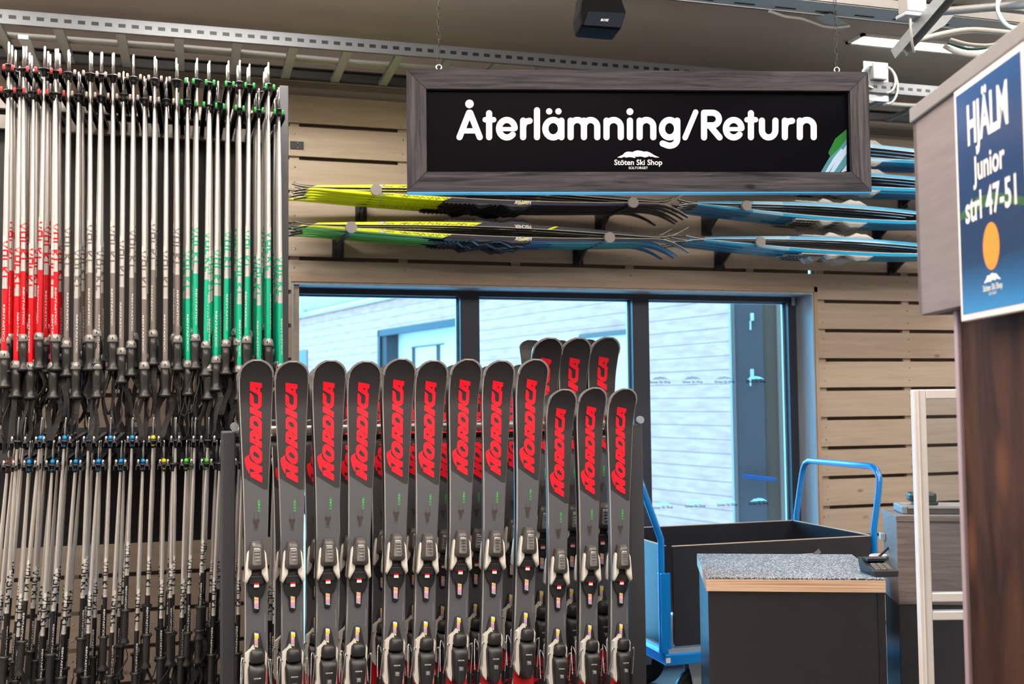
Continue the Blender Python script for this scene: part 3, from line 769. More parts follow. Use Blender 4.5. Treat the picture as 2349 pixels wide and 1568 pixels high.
    if not stc:
        stc = banded('sticker_print', 'Z', [(Z(.90), (215, 150, 60))]+[(Z(.90)+.0075*i, [(225, 150, 140), (210, 200, 110), (150, 160, 205), (225, 140, 160), (200, 190, 180)][i % 5]) for i in range(1, 24)], rough=.5)
    st = MB()
    def shear_card(m_, x0, x1, sa, sb, mi, y=-.0108):
        m_.loft([[(x0, y, Z(sa)), (x1, y, Z(sa+.003)), (x1, y, Z(sb+.003)), (x0, y, Z(sb))], [(x0, y+.0006, Z(sa)), (x1, y+.0006, Z(sa+.003)), (x1, y+.0006, Z(sb+.003)), (x0, y+.0006, Z(sb))]], mi)
    shear_card(st, -.0065, .0065, .737, .772, 0); st.build('sticker', stc, tb, local=True)
    # heel binding
    h = MB()
    h.pillow(sym([(.006, Z(.843)), (.011, Z(.848)), (.017, Z(.875)), (.024, Z(.905)), (.026, Z(.94)), (.0, Z(.95))]), .009, .1, 1)
    h.pillow(sym([(.014, Z(.893)), (.0215, Z(.901)), (.0235, Z(.92)), (.021, Z(.934)), (.013, Z(.938))]), .044, .3, 1, None, -.004)
    h.pillow(sym([(.024, Z(.938)), (.0275, Z(.950)), (.0265, Z(.985)), (.023, Z(1.02)), (.019, Z(1.045)), (.012, Z(1.058))]), .052, .3, 1, None, -.004)
    h.pillow(sym([(.009, Z(.995)), (.011, Z(1.02)), (.012, Z(1.04)), (.008, Z(1.052))]), .005, .2, 1, None, -.056)
    hb = h.build('heel_binding', [MATS['binding_grey'], black], root, local=True)
    wg = MB()
    poly = [(-.010, Z(.880)), (-.004, Z(.897)), (-.024, Z(.93)), (-.0245, Z(.96)), (-.0225, Z(1.03)), (-.024, Z(1.046)), (-.036, Z(1.03)), (-.040, Z(1.013)), (-.036, Z(1.0)), (-.0365, Z(.94)), (-.034, Z(.905)), (-.02, Z(.893))]
    wg.prism(poly[::-1], -.030, -.004)
    poly = [(.026, Z(.90)), (.031, Z(.91)), (.030, Z(.94)), (.0275, Z(1.0)), (.027, Z(1.035)), (.024, Z(1.04)), (.0245, Z(.93))]
    wg.prism(poly, -.024, -.004)
    wg.build('side_wing', whitep, hb, local=True)
    st = MB(); shear_card(st, -.006, .0065, .846, .856, 1, -.0100); shear_card(st, -.006, .0065, .852, .860, 2, -.0102); shear_card(st, -.006, .0045, .860, .888, 0, -.0100)
    st.build('sticker', [stc, white, mat('sticker_yellow', (240, 215, 20), .5) if 'sticker_yellow' not in MATS else MATS['sticker_yellow']], hb, local=True)
    MB().text('MARKER', lambda x, y: Vector((-x, -.0566, Z(.975)-y)), width=.021, bold=.008, shear=.3, ax=.5).build('maker_lettering', white, hb, local=True, fix=False)
    pd = MB().pillow(sym([(.0055, Z(.998)), (.007, Z(1.008)), (.0, Z(1.0085))]), .002, .2, 0, None, -.0605); pd.build('release_tab', MATS['inset_grey'], hb, local=True)
    for sg in (1, -1):
        br = MB()
        br.tube([(sg*.030, -.004, Z(.962)), (sg*.034, -.03, Z(.93)), (sg*.039, -.036, Z(.925)), (sg*.042, -.03, Z(.94)), (sg*.045, -.012, Z(1.0)), (sg*.046, 0, Z(1.035))], .0021, 6)
        br.bbox((sg*.046-.004, -.006, Z(1.06)), (sg*.046+.004, .006, Z(1.02)), .002, 1)
        br.build('brake_arm', [steel, black], hb, local=True)
    reg(root); return root
ski0 = make_ski(); ski_used = [False]
def put_ski(T, B, label, group, scale=1.0, back=False, yaw=0, dy=0):
    if ski_used[0]: o = copy_tree(ski0)
    else: o = ski0; ski_used[0] = True
    zax = (T-B).normalized(); y = Vector((math.sin(yaw), math.cos(yaw), 0)); 
    if back: y = -y
    y = (y-zax*y.dot(zax)).normalized(); x = y.cross(zax)
    m = Matrix.Identity(4); org = T - zax*LS*scale + Vector((0, dy, 0))
    for i in range(3): m[i][0] = x[i]*scale; m[i][1] = y[i]*scale; m[i][2] = zax[i]*scale; m[i][3] = org[i]
    o.matrix_world = m; tag(o, label, 'ski', group); return o
YS = 3.6
front = [(587, 831, 588, 1), (668, 834, 672, 1), (754, 832, 750, 1), (835, 834, 816, 1), (914, 828, 903, 1), (988, 832, 972, 1), (1066, 829, 1047, 1), (1141, 832, 1126, 1), (1219, 829, 1200, 1), (1285, 897, 1276, .95), (1354, 893, 1350, .95), (1423, 895, 1422, .95)]
for i, (tx, ty, bx, s) in enumerate(front):
    T = P(tx, ty, Y=YS); B = P(bx, 1568, Y=YS-.10)
    kindw = 'long' if i < 9 else 'short'; n = i if i < 9 else i-9
    put_ski(T, B, 'charcoal ski with red lettering, %s of the %s ones in the front row' % (ORD[n], kindw), 'skis leaning in the front row of the rack', s)
    put_ski(T+Vector((.004 if i % 2 else -.004, 0, -.004)), B, 'back half of the pair with the %s %s front-row ski' % (ORD[n], kindw), 'skis strapped behind the front row', s, back=True, dy=.034*s+.0)
YB = 4.02
rear = [(655, 880, 652, 1, 0), (728, 872, 722, 1, 0), (806, 870, 796, 1, 0), (880, 860, 874, 1, 1), (952, 858, 946, 1, 1), (1020, 864, 1012, 1, 0), (1098, 864, 1086, 1, 0), (1182, 848, 1166, 1, 1), (1251, 779, 1236, 1.13, 2), (1316, 779, 1306, 1.13, 2), (1382, 777, 1376, 1.13, 2)]
for i, (tx, ty, bx, s, kk) in enumerate(rear):
    T = P(tx, ty, Y=YB); B = P(bx, 1568, Y=YB-.06)
    kindw = 'tall' if i > 7 else 'shaded'; n = i if i < 8 else i-8
    put_ski(T, B, 'ski in the rear row of the rack, %s of the %s ones from left' % (ORD[n], kindw), 'skis leaning in the rear row of the rack', s)
    if kk: put_ski(T+Vector((-.022 if kk == 2 else -.01, 0, .006)), B+Vector((-.02, 0, 0)), 'back half of the pair with the %s %s rear-row ski' % (ORD[n], kindw), 'skis strapped behind the rear row', s, back=True, dy=.036*s)
# the rack itself
rk = thing('ski_rack', 'dark grey metal rack with a chrome rail holding the leaning skis', 'rack', P(990, 1400, Y=3.72)*1)
YR = 3.70
xa0, xa1 = P(509, 1200, Y=YR).x, P(540, 1200, Y=YR).x; xb0, xb1 = P(1441, 1200, Y=YR+.02).x, P(1473, 1200, Y=YR+.02).x
zt_ = P(525, 990, Y=YR).z
for a, c in ((xa0, xa1), (xb0, xb1)):
    MB().bbox((a, YR, 0), (c, YR+.16, zt_), .004).build('post', greydk, rk)
    MB().bbox((a, YR-.5, 0), (c, YR+.7, .04), .004).build('foot', greydk, rk)
zr = P(620, 990, Y=YR+.02).z
MB().tube([(xa1-.01, YR+.03, zr+.006), (xb0+.01, YR+.03, zr+.006)], .013, 12).build('top_rail', mat('rail_bright', (226, 222, 218), .3, .3), rk)
MB().tube([(xa1-.01, YR+.035, zr-.024), (xb0+.01, YR+.035, zr-.024)], .009, 12).build('lower_rail', blackm, rk)
MB().tube([(xa1-.01, YR+.04, zr-.042), (xb0+.01, YR+.04, zr-.042)], .008, 12).build('lower_rail', galv, rk)
for x in (xa1-.004, xb1-.012):
    MB().tube([(x, YR-.012, zr+.02), (x, YR+.0, zr+.02)], .014, 12).build('bolt_head', galv, rk)
for px in (628, 712, 795, 872, 950, 1027, 1103, 1180, 1262, 1330, 1400):
    p = P(px, 985, Y=YR+.05); pts = [Vector((p.x+math.cos(a)*.024, YR+.05+abs(math.sin(a))*.01, p.z+math.sin(a)*.03)) for a in [PI*i/10 for i in range(11)]]
    MB().tube(pts, .0045, 6).build('divider', mat('divider_grey', (120, 118, 116), .5) if 'divider_grey' not in MATS else MATS['divider_grey'], rk)
MB().bbox((xa1, YR-.02, .02), (xb0, YR+.03, .06), .004).build('base_bar', greydk, rk)

# ================================================================== HANGING SIGN
sf = Face(1461, 300, 3.7, 3.2)
u0 = (sf.uz(935, 165)[0]+sf.uz(932, 440)[0])/2; u1 = (sf.uz(1992, 167)[0]+sf.uz(1988, 443)[0])/2
z1 = (sf.uz(935, 165)[1]+sf.uz(1992, 167)[1])/2; z0 = (sf.uz(932, 440)[1]+sf.uz(1988, 443)[1])/2
fw = .066
sg = thing('hanging_sign', 'black framed hanging sign reading Återlämning/Return', 'sign', mat4=sf.mat())
fwood = wood('frame_wood_h', (70, 67, 72), (18, 18, 23), axis='X', gs=3.5, kn=(20, 18, 22), rough=.45, kthr=.08, stretch=22)
fwoodv = wood('frame_wood_v', (74, 71, 75), (18, 18, 23), axis='Z', gs=3.5, kn=(20, 18, 22), rough=.45, kthr=.08, stretch=22)
for q_ in (fwood, fwoodv): q_.node_tree.nodes['Principled BSDF'].inputs['Specular IOR Level'].default_value = .12
def fb(poly, m, n='frame_board'):
    return MB().prism(poly, -.022, .02).build(n, m, sg, local=True)
e_ = .0012
fb([(u0, z1), (u1, z1), (u1-fw-e_, z1-fw), (u0+fw+e_, z1-fw)][::-1], fwood); fb([(u0, z0), (u1, z0), (u1-fw-e_, z0+fw), (u0+fw+e_, z0+fw)], fwood)
fb([(u0, z0+e_), (u0, z1-e_), (u0+fw, z1-fw-e_), (u0+fw, z0+fw+e_)][::-1], fwoodv); fb([(u1, z0+e_), (u1, z1-e_), (u1-fw, z1-fw-e_), (u1-fw, z0+fw+e_)], fwoodv)
MB().box((u0+fw-.004, -.002, z0+fw-.004), (u1-fw+.004, .012, z1-fw+.004)).build('panel', mat('sign_panel', (2, 2, 6), .4, var=.0, spec=.03), sg, local=True)
MB().box((u0, -.020, z0-.005), (u1, .018, z0)).build('daylight_edge_strip', mat('painted_daylight_blue', (40, 150, 205), .4), sg, local=True)  # blue daylight on the sign's underside, painted as a coloured strip
sgf = lambda px, py: WM[sg.name].inverted() @ sf.at(px, py, .0035+ZO[0])
pic = MB()
ff = lambda px, py: WM[sg.name].inverted() @ sf.at(px, py, .0026)
pic.flat([(1942, 296), (1942, 345), (1910, 372), (1900, 350), (1916, 318)], ff, 0)
ff = lambda px, py: WM[sg.name].inverted() @ sf.at(px, py, .003)
pic.flat([(1942, 318), (1942, 378), (1925, 396), (1882, 396), (1902, 362), (1925, 340)], ff, 1)
ff = lambda px, py: WM[sg.name].inverted() @ sf.at(px, py, .0032)
pic.flat([(1942, 332), (1942, 352), (1912, 396), (1903, 396), (1922, 360)], ff, 2); pic.flat([(1930, 340), (1934, 344), (1900, 396), (1892, 396), (1912, 362)], ff, 2)
pic.flat([(1942, 378), (1942, 392), (1928, 396)], ff, 2)
pic.build('printed_picture', [mat('pic_green', (12, 92, 30), .2), mat('pic_teal', (56, 110, 122), .2), mat('pic_pale', (150, 172, 196), .2)], sg, local=True, fix=False)
L_ = MB(); SWD = 14.2; bl = 314.5; xh = 275.5; cap = 258.5; cyc = 295; ry = 20
st_ = lambda pts, close=False, w=SWD: L_.stroke(pts, w, sgf, 0, close)
st_([(1054, bl), (1076, cap), (1078.5, cap), (1100.5, bl)]); st_([(1062, 300), (1092, 300)], w=12); L_.stroke([(1077, 238.2)], 20, sgf)
def tt(x): st_([(x, 259.5), (x, bl)]); st_([(x-9, 274.5), (x+10.5, 274.5)], w=12.5)
def ee(x, rx=18): st_(arc(x, cyc, rx, ry, -4, -318, 30)); st_([(x-rx+1, cyc+1), (x+rx, cyc+1)], w=9.5)
def rr(x, x2): st_([(x, xh+1), (x, bl)]); st_([(x, 291), (x+2, 284), (x+7, 278.5), (x2-2, 277)])
def nn(x0, x1): st_([(x0, xh+1), (x0, bl)]); r_ = (x1-x0)/2; st_(arc(x0+r_, xh+r_*.95, r_, r_*.98, 180, 360, 16)+[(x1, bl)])
tt(1122); ee(1162.7); rr(1200, 1217); st_([(1231.8, 252.8), (1231.8, bl)])
st_(arc(1269, cyc, 18, ry, 0, 360, 30)); st_([(1287.8, xh+1), (1287.8, bl)]); L_.stroke([(1259.7, 255.3)], 14.6, sgf); L_.stroke([(1281, 255.3)], 14.6, sgf)
nn(1309, 1339.5); nn(1339.5, 1370); nn(1391.3, 1424); st_([(1445, xh+1), (1445, bl)]); L_.stroke([(1445, 256)], 16, sgf)
nn(1467.3, 1498.6); st_(arc(1535.9, cyc, 17.5, ry, 0, 360, 30)); st_([(1553.6, xh+1), (1553.6, 318)]+arc(1536.5, 319, 17, 15, 0, 115, 14)+[(1520, 329)])
st_([(1571.5, 315.5), (1595.8, 257)], w=12.5)
st_([(1615, 315), (1615, cap), (1634, cap)]+arc(1634, 273, 15.2, 14.5, -90, 90, 14)+[(1617, 287.5)]); st_([(1629, 289), (1650.7, 315)])
ee(1683); tt(1722.5)
st_([(1747.8, xh+1)]+[(1747.8, 298)]+arc(1763.2, 298.5, 15.4, 16.5, 180, 0, 16)+[(1778.7, xh+1)])
rr(1800.4, 1819); nn(1834.7, 1866.6)
signwhite = mat('sign_white', (240, 236, 236), .5, var=.01)
L_.build('lettering', signwhite, sg, local=True, fix=False)
lg = MB(); kx = 1464.2
logo(lg, lambda x, y: sgf(kx+x, 378-y), 110); lg.build('shop_logo', signwhite, sg, local=True, fix=False)
for px in (1007, 1919):
    u, z = sf.uz(px, 160); ch = MB(); z_ = z1+.022; i = 0; lk = .0215
    while z_ < CEIL-.01:
        pts = []
        for k in range(12):
            a = 2*PI*k/12; x_ = .0045*math.cos(a); q = math.sin(a)*.0045+(.0085 if math.sin(a) > 0 else -.0085)
            pts.append(Vector((u+x_ if i % 2 == 0 else u, -.002+(x_ if i % 2 else 0), z_+.011+q)))
        ch.tube(pts, .0013, 5, closed=True); z_ += lk; i += 1
    ch.build('chain', black, sg, local=True)
    eb = MB(); eb.tube([Vector((u+.009*math.cos(2*PI*k/12), -.002, z1+.012+.009*math.sin(2*PI*k/12))) for k in range(12)], .0025, 6, closed=True)
    eb.tube([(u, -.002, z1-.01), (u, -.002, z1+.004)], .003, 6); eb.build('eye_bolt', steel, sg, local=True)

# ================================================================== CROSS-COUNTRY SKIS ON THE WALL
LX = 2.02
def xc_profile(x, upside, camber):
    """returns centre height above the contact plane and half-thickness"""
    t = x/LX
    th = .0025+.0075*max(0, math.sin(PI*min(1, max(0, t))))**.7
    zc = camber*math.sin(PI*min(1, max(0, (x-.08)/(LX-.2))))**1.2 if .08 < x < LX-.12 else 0
    if x > LX-.2: zc += ((x-(LX-.2))**2)*1.6*upside[1]
    if x < .1: zc += ((.1-x)**2)*1.4*upside[0]
    return zc, th
def make_xc(name, bodymat, cream, bindm, curls, camber, flip, bind_x, accents=None, reverse=False):
    """local x along the ski; base faces -z (flip turns it over)"""
    root = thing('cross_country_ski', 'x', 'ski')
    b = MB(); N = 44; rows = []
    s_ = -1 if flip else 1
    for i in range(N+1):
        x = LX*i/N; zc, th = xc_profile(x, curls, camber); hw = (.0225 if .12 < x < LX-.16 else .0225*(.45+.55*min(1, (x/.12 if x < .5 else (LX-x)/.16))))
        rows.append([(x, -hw, zc*s_), (x, hw, zc*s_), (x, hw, (zc+.0022)*s_), (x, hw*.94, (zc+2*th)*s_), (x, -hw*.94, (zc+2*th)*s_), (x, -hw, (zc+.0022)*s_)])
    for i in range(N):
        for k in range(6):
            b.add([rows[i][k], rows[i][(k+1) % 6], rows[i+1][(k+1) % 6], rows[i+1][k]], [(0, 1, 2, 3)], {0: 2, 1: 1, 5: 1}.get(k, 0))
    b.add(rows[0], [range(6)]); b.add(rows[-1], [range(6)])
    b.build('ski_body', [bodymat, cream, MATS['xc_black']], root, local=True)
    g = MB(); zc, th = xc_profile(bind_x, curls, camber); zz_ = (zc+2*th)
    T = Matrix.Scale(s_, 4, (0, 0, 1))
    g.bbox((bind_x-.30, -.018, zz_-.002), (bind_x+.12, .018, zz_+.006), .002, 0, T)
    for q in range(12): g.bbox((bind_x-.28+.022*q, -.016, zz_+.004), (bind_x-.27+.022*q, .016, zz_+.010), .001, 1, T)
    g.loft([[(bind_x+dx, y, zz_+h*(1 if abs(y) < .015 else .4)) for y in (-.021, -.012, .012, .021)] + [(bind_x+dx, .021, zz_), (bind_x+dx, -.021, zz_)] for dx, h in ((-.02, .006), (.01, .016), (.04, .030), (.07, .024), (.10, .026), (.14, .006))], 0, T)
    g.loft([[(bind_x-.16+dx, y, zz_+h*(1 if abs(y) < .015 else .4)) for y in (-.021, -.012, .012, .021)] + [(bind_x-.16+dx, .021, zz_), (bind_x-.16+dx, -.021, zz_)] for dx, h in ((0, .006), (.03, .026), (.06, .022), (.10, .008))], 0, T)
    g.build('binding', [bindm, black], root, local=True)
    if accents:
        a = MB(); accents(a, s_); a.build('lettering', [MATS['xc_black'], white, MATS['xc_yellow']], root, local=True, fix=False)
    reg(root); return root
mat('xc_black', (16, 16, 18), .4); mat('xc_yellow', (226, 240, 10), .4)
cream = mat('xc_edge_cream', (205, 196, 170), .5); cblk = mat('xc_edge_dark', (40, 40, 42), .4); cwht = mat('xc_edge_white', (236, 236, 236), .4)
xl_ = [(0, (24, 24, 26)), (.085, (226, 240, 10)), (.80, (20, 24, 48)), (1.18, (226, 240, 10)), (1.205, (20, 24, 48)), (1.84, (30, 30, 34))]
xyel = banded('xc_yellow_navy', 'X', xl_, rough=.5, slant=-2.5, saxis='Z')
xgrn = banded('xc_green_blue', 'X', [(0, (24, 24, 26)), (.08, (110, 215, 90)), (.72, (16, 60, 100)), (1.05, (18, 96, 150)), (1.35, (70, 175, 175)), (1.84, (30, 120, 170))], rough=.5, slant=-2, saxis='Y')
xblu = banded('xc_blue', 'X', [(0, (24, 30, 40)), (.10, (0, 140, 190)), (.42, (120, 185, 215)), (.60, (0, 150, 198)), (1.9, (24, 30, 40))], rough=.3, coat=.3)
bgrey = mat('nis_grey', (176, 174, 170), .45); bnavy = mat('xc_bind_dark', (22, 24, 34), .4)
def scrib(a, s_):
    def side(x, z): return Vector((x, -.0228, xc_profile(x, (1, 1), .022)[0]*s_+.004*s_+z*s_))
    rn = random.Random(3)
    for q in range(13):
        x = .42+.035*q+rn.uniform(-.01, .01); h = rn.uniform(.004, .011)
        a.stroke([(x, 0), (x+rn.uniform(.004, .02), h), (x+rn.uniform(.016, .03), 0), (x+rn.uniform(.02, .04), h*.8)], .0022, side, 0)
    a.text('FISCHER', lambda x, y: Vector((1.16-x, -.0231, (xc_profile(1.1, (1, 1), .022)[0]+.0155)*s_-y*s_)), width=.09, mi=1, bold=.03, shear=-.3)
    a.stroke([(.40, .006), (.43, .006)], .008, side, 1)
kinds = {
 'YL': make_xc('YL', xyel, cream, bnavy, (1, 1), .020, True, 1.02, scrib),   # lower ski: bindings hang below
 'YU': make_xc('YU', xyel, cream, bnavy, (1, 1), .022, False, 1.02, scrib),
 'GL': make_xc('GL', xgrn, cblk, bnavy, (1, 1), .020, True, 1.02),
 'BL': make_xc('BL', xblu, cwht, bgrey, (1, 1), .026, True, .98),
 'BU': make_xc('BU', xblu, cwht, bgrey, (1, 1), .026, False, .98)}
kused = {}
def put_xc(kind, M4, label, group):
    p = kinds[kind]
    if kused.get(kind): o = copy_tree(p)
    else: o = p; kused[kind] = True
    o.matrix_world = M4; tag(o, label, 'ski', group)
armm = mat('bracket_dark', (38, 38, 42), .55); capm = mat('bracket_cap', (132, 126, 124), .5)
YA = 5.06
def bracket(px, py, label, plate=True):
    c = P(px, py, Y=YA); z = c.z
    r_ = thing('wall_bracket', label, 'bracket', (c.x, W, z))
    MB().bbox((c.x-.011, YA+.01, z-.012), (c.x+.011, W-.01, z+.012), .003).build('arm', armm, r_)
    MB().tube([(c.x, YA-.004, z+.004), (c.x, YA+.012, z+.004)], .027, 20).build('end_cap', capm, r_)
    m_ = MB().bbox((c.x-.03, W-.006, z-.085), (c.x+.03, W, z+.03), .002)
    m_.prism([(W-.14, z-.01), (W-.005, z-.01), (W-.005, z-.085)], c.x-.006, c.x+.006, ax='x')
    m_.prism([(c.x-.028, z-.083), (c.x+.028, z-.083), (c.x+.012, z-.012), (c.x-.012, z-.012)], W-.02, W-.006)
    m_.build('wall_plate', armm, r_)
brk = [(863, 437, 'left bracket under the upper yellow skis'), (806, 523, 'left bracket under the lower yellow skis'), (1453, 466, 'right bracket under the upper yellow skis, with round grey cap'), (1399, 546, 'right bracket under the lower yellow skis, with round grey cap'),
       (1713, 473, 'bracket under the blue skis just below the sign'), (1745, 556, 'left bracket under the lowest blue skis'), (2128, 492, 'right bracket under the blue skis just below the sign'), (2165, 575, 'right bracket under the lowest blue skis'), (2215, 320, 'bracket under the topmost blue skis'), (2190, 410, 'bracket under the second blue skis from the top')]
for px, py, l in brk: bracket(px, py, l)
# small flat plates on the wall
pl = P(681, 333, Y=W-.004); o = MB().bbox((pl.x-.033, W-.006, pl.z-.02), (pl.x+.033, W, pl.z+.02), .001)
for q in (-.012, .012): o.lathe([(.003, 0), (.003, .001)], 8, 1, Matrix.Translation((pl.x+.004, W-.006, pl.z+q)) @ Matrix.Rotation(PI/2, 4, 'X'))
tag(o.build('fixing_plate', [armm, galv]), 'small black fixing plate on the boards beside the pole rack', 'fixing plate')
pairs = [('YU', 'YL'), ('YU', 'YL'), ('YU', 'YL'), ('YU', 'YL'), ('YU', 'YL')]
rowsx = [('upper yellow and navy', 668, 428, 1575, 468, ['Y']*5), ('lower yellow and navy', 672, 514, 1575, 549, ['Y', 'G', 'G', 'G', 'G'])]
rx = random.Random(5)
WN = ['front', 'second from front', 'middle', 'fourth from front', 'back']
def stack(rowname, a, c, seq, group, gap=.016, n_label='pair', left=True):
    ux = (c-a); ux.z = ux.z; ux.normalize()
    for k, kk in enumerate(seq):
        base = a + Vector((rx.uniform(-.05, .02) if k else 0, .012+.068*k, 0))
        x = ux; y = Vector((0, 1, 0)); z = x.cross(y).normalized(); y = z.cross(x)
        for up in (1, 0):
            M4 = Matrix.Identity(4); org = base + Vector((0, 0, .0008 if up else -.0008)) + Vector((rx.uniform(-.02, .02), 0, 0))
            for i in range(3): M4[i][0] = x[i]; M4[i][1] = y[i]; M4[i][2] = z[i]; M4[i][3] = org[i]
            kind = kk+('U' if up else 'L')
            if kind == 'GU': kind = 'YU'
            put_xc(kind, M4, '%s cross-country ski of the %s pair, %s row' % ('top' if up else 'underneath', WN[k], rowname), group)
for nm, xa, ya, xb, yb, seq in rowsx:
    stack(nm, P(xa, ya, Y=YA+.05), P(xb, yb, Y=YA+.05), seq, 'yellow cross-country skis on the wall brackets')
for nm, xa, ya, xb, yb in (('blue just under the sign', 1562, 464, 2112, 500), ('lowest blue', 1566, 546, 2112, 574), ('topmost blue', 1600, 318, 2108, 360), ('second highest blue', 1600, 392, 2108, 424)):
    stack(nm, P(xa, ya, Y=YA+.05), P(xb, yb, Y=YA+.05), ['B']*4, 'blue cross-country skis on the wall brackets')

# ================================================================== TROLLEYS, COUNTER, CABINET
blue = mat('trolley_blue', (0, 118, 200), .25, coat=.5); trp = mat('trolley_panel', (38, 40, 46), .24, scale=80, var=.2, spec=.7)
ply = mat('worn_ply_edge', (205, 176, 150), .6, scale=150, var=.2)
Yn = 4.58; Yb = 5.32
XA = P(1529, 1251, Y=Yn).x; XB = P(2006, 1231, Y=Yn).x; zpt = P(1750, 1241, Y=Yn).z; zpl = P(1530, 1499, Y=Yn).z
tm = Matrix.Translation((XA, Yn, 0)); Lt = XB-XA; Dt = Yb-Yn
def make_trolley(label):
    r_ = thing('platform_trolley', label, 'trolley', (XA, Yn, 0))
    MB().bbox((-.02, -.02, zpl-.05), (Lt+.02, Dt+.02, zpl), .006).build('platform', blue, r_, local=True)
    MB().box((0, 0, zpl), (Lt, Dt, zpl+.018)).build('deck', galv, r_, local=True)
    th = .012
    for a, c in (((.03, 0), (Lt-.02, th)), ((.0, Dt-th), (Lt, Dt)), ((0, .03), (th, Dt-.03)), ((Lt-th, .03), (Lt, Dt-.03))):
        po = MB().box((a[0], a[1], zpl+.03), (c[0], c[1], zpt-.0025)).build('side_panel', trp, r_, local=True)
        MB().box((a[0], a[1], zpt-.0025), (c[0], c[1], zpt)).build('worn_edge', ply, po, local=True)
    for sx in (0, 1):
        x = -.018 if sx == 0 else Lt+.012; ox = -.0 if sx == 0 else .04
        hz_ = zpt+.34; lean = -.09 if sx == 0 else .045
        pts = [(x, .02, zpl-.02), (x, .02, zpt-.10), (x, .02, zpt+.03), (x+lean*.7, .02, zpt+.20), (x+lean*.95, .025, zpt+.27), (x+lean, .05, zpt+.31), (x+lean, .09, zpt+.325),
               (x+lean, Dt-.09, zpt+.325), (x+lean, Dt-.05, zpt+.31), (x+lean*.95, Dt-.025, zpt+.27), (x+lean*.7, Dt-.02, zpt+.20), (x, Dt-.02, zpt+.03), (x, Dt-.02, zpt-.10), (x, Dt-.02, zpl-.02)]
        sm_ = []
        for i in range(len(pts)-1):
            for q in range(3): sm_.append(Vector(pts[i]).lerp(Vector(pts[i+1]), q/3))
        sm_.append(Vector(pts[-1]))
        MB().tube(sm_, .0155, 12).build('handle', blue, r_, local=True)
        for y in (.02, Dt-.02):
            MB().bbox((x-.012, y-.02, zpl), (x+.018, y+.02, zpt-.12), .003).bbox((x+.018, y-.02, zpl+.02), (x+.034, y-.012, zpt-.12), .002).build('corner_bracket', blue, r_, local=True)
    for x in (.17, Lt-.17):
        for y in (.08, Dt-.08):
            k = MB(); zt2 = zpl-.05
            k.bbox((x-.06, y-.05, zt2-.006), (x+.06, y+.05, zt2), .002)
            for yy_ in (-.032, .028): k.prism([(x-.05, zt2), (x+.05, zt2), (x+.02, .10), (x-.02, .10)], y+yy_, y+yy_+.004)
            co = k.build('caster', galv, r_, local=True)
            T = Matrix.Translation((x, y+.018, .105)) @ Matrix.Rotation(PI/2, 4, 'X')
            MB().lathe([(.03, 0), (.03, .002), (.07, .004), (.075, .002), (.10, 0), (.105, .008), (.105, .028), (.10, .036), (.075, .034), (.07, .032), (.03, .034)], 28, 0, T).build('wheel', mat('tyre', (28, 28, 30), .5) if 'tyre' not in MATS else MATS['tyre'], co, local=True)
    MB().box((-.022, -.0205, zpl-.036), (.0, -.0200, zpl-.014)).build('data_plate', white, r_, local=True)
    reg(r_); return r_
t1 = make_trolley('blue platform trolley with dark side panels and hoop handles behind the counter')
t2 = copy_tree(t1); t2.matrix_world = Matrix.Translation((.62, Yn, 0)); tag(t2, 'second blue trolley mostly hidden behind the rack of standing skis', 'trolley')
tag(t1, None, None, 'panelled platform trolleys'); tag(t2, None, None, 'panelled platform trolleys')
# taped notice on the near panel
nf = lambda px, py, o=.002: P(px, py, Y=Yn-o)
a = nf(1700, 1278); c = nf(1874, 1270)
n_ = thing('taped_notice', 'paper notice with white border taped to the trolley panel', 'notice', (a.x, Yn, a.z-.2))
MB().box((a.x, Yn-.0012, a.z-.26), (c.x, Yn-.0002, a.z+.0)).build('sheet', trp, n_)
MB().box((a.x, Yn-.0016, a.z-.004), (c.x, Yn-.0012, a.z)).box((c.x-.004, Yn-.0016, a.z-.26), (c.x, Yn-.0012, a.z)).box((a.x, Yn-.0016, a.z-.26), (a.x+.004, Yn-.0012, a.z)).build('white_border', white, n_)
tpm = mat('clear_tape', (110, 112, 116), .3)
for q, an in ((a, .5), (c, -.6)): MB().box((-.02, -.0024, -.011), (.02, -.0018, .011), 0, Matrix.Translation((q.x, Yn, a.z)) @ Matrix.Rotation(an, 4, 'Y')).build('tape', tpm, n_)

# service counter, turned slightly from the wall
cf = Face(1620, 1356, 3.60, -6.5)
zc1 = cf.uz(1800, 1329)[1]; zc0 = cf.uz(1800, 1357)[1]; w0 = cf.uz(1620, 1340)[0]; w1 = cf.uz(2035, 1340)[0]
Dc = .56
ct = thing('service_counter', 'dark counter with plywood edge and speckled rubber top mat', 'counter', mat4=cf.mat())
plyb, nt, bs = newmat('plywood_edge')
tc = nd(nt, 'ShaderNodeTexCoord'); mp = nd(nt, 'ShaderNodeMapping'); mp.inputs['Scale'].default_value = (1.5, 1.5, 260); no = nd(nt, 'ShaderNodeTexNoise'); no.inputs['Scale'].default_value = 1.2; no.inputs['Detail'].default_value = 3
nt.links.new(tc.outputs['Object'], mp.inputs[0]); nt.links.new(mp.outputs[0], no.inputs['Vector']); cr = nd(nt, 'ShaderNodeValToRGB'); e = cr.color_ramp.elements
e[0].position = .35; e[0].color = lin((170, 128, 98)); e[1].position = .55; e[1].color = lin((222, 190, 160)); nt.links.new(no.outputs[0], cr.inputs[0]); nt.links.new(cr.outputs[0], bs.inputs['Base Color'])
lam = mat('counter_laminate', (32, 31, 34), .25, scale=150, var=.08, spec=.7)
MB().bbox((w0+.006, .012, 0), (w1-.03, Dc-.02, zc0), .002).build('carcass', lam, ct, local=True)
MB().box((w1-.028, .02, 0), (w1-.004, Dc-.02, zc0)).build('end_panel', lam, ct, local=True)
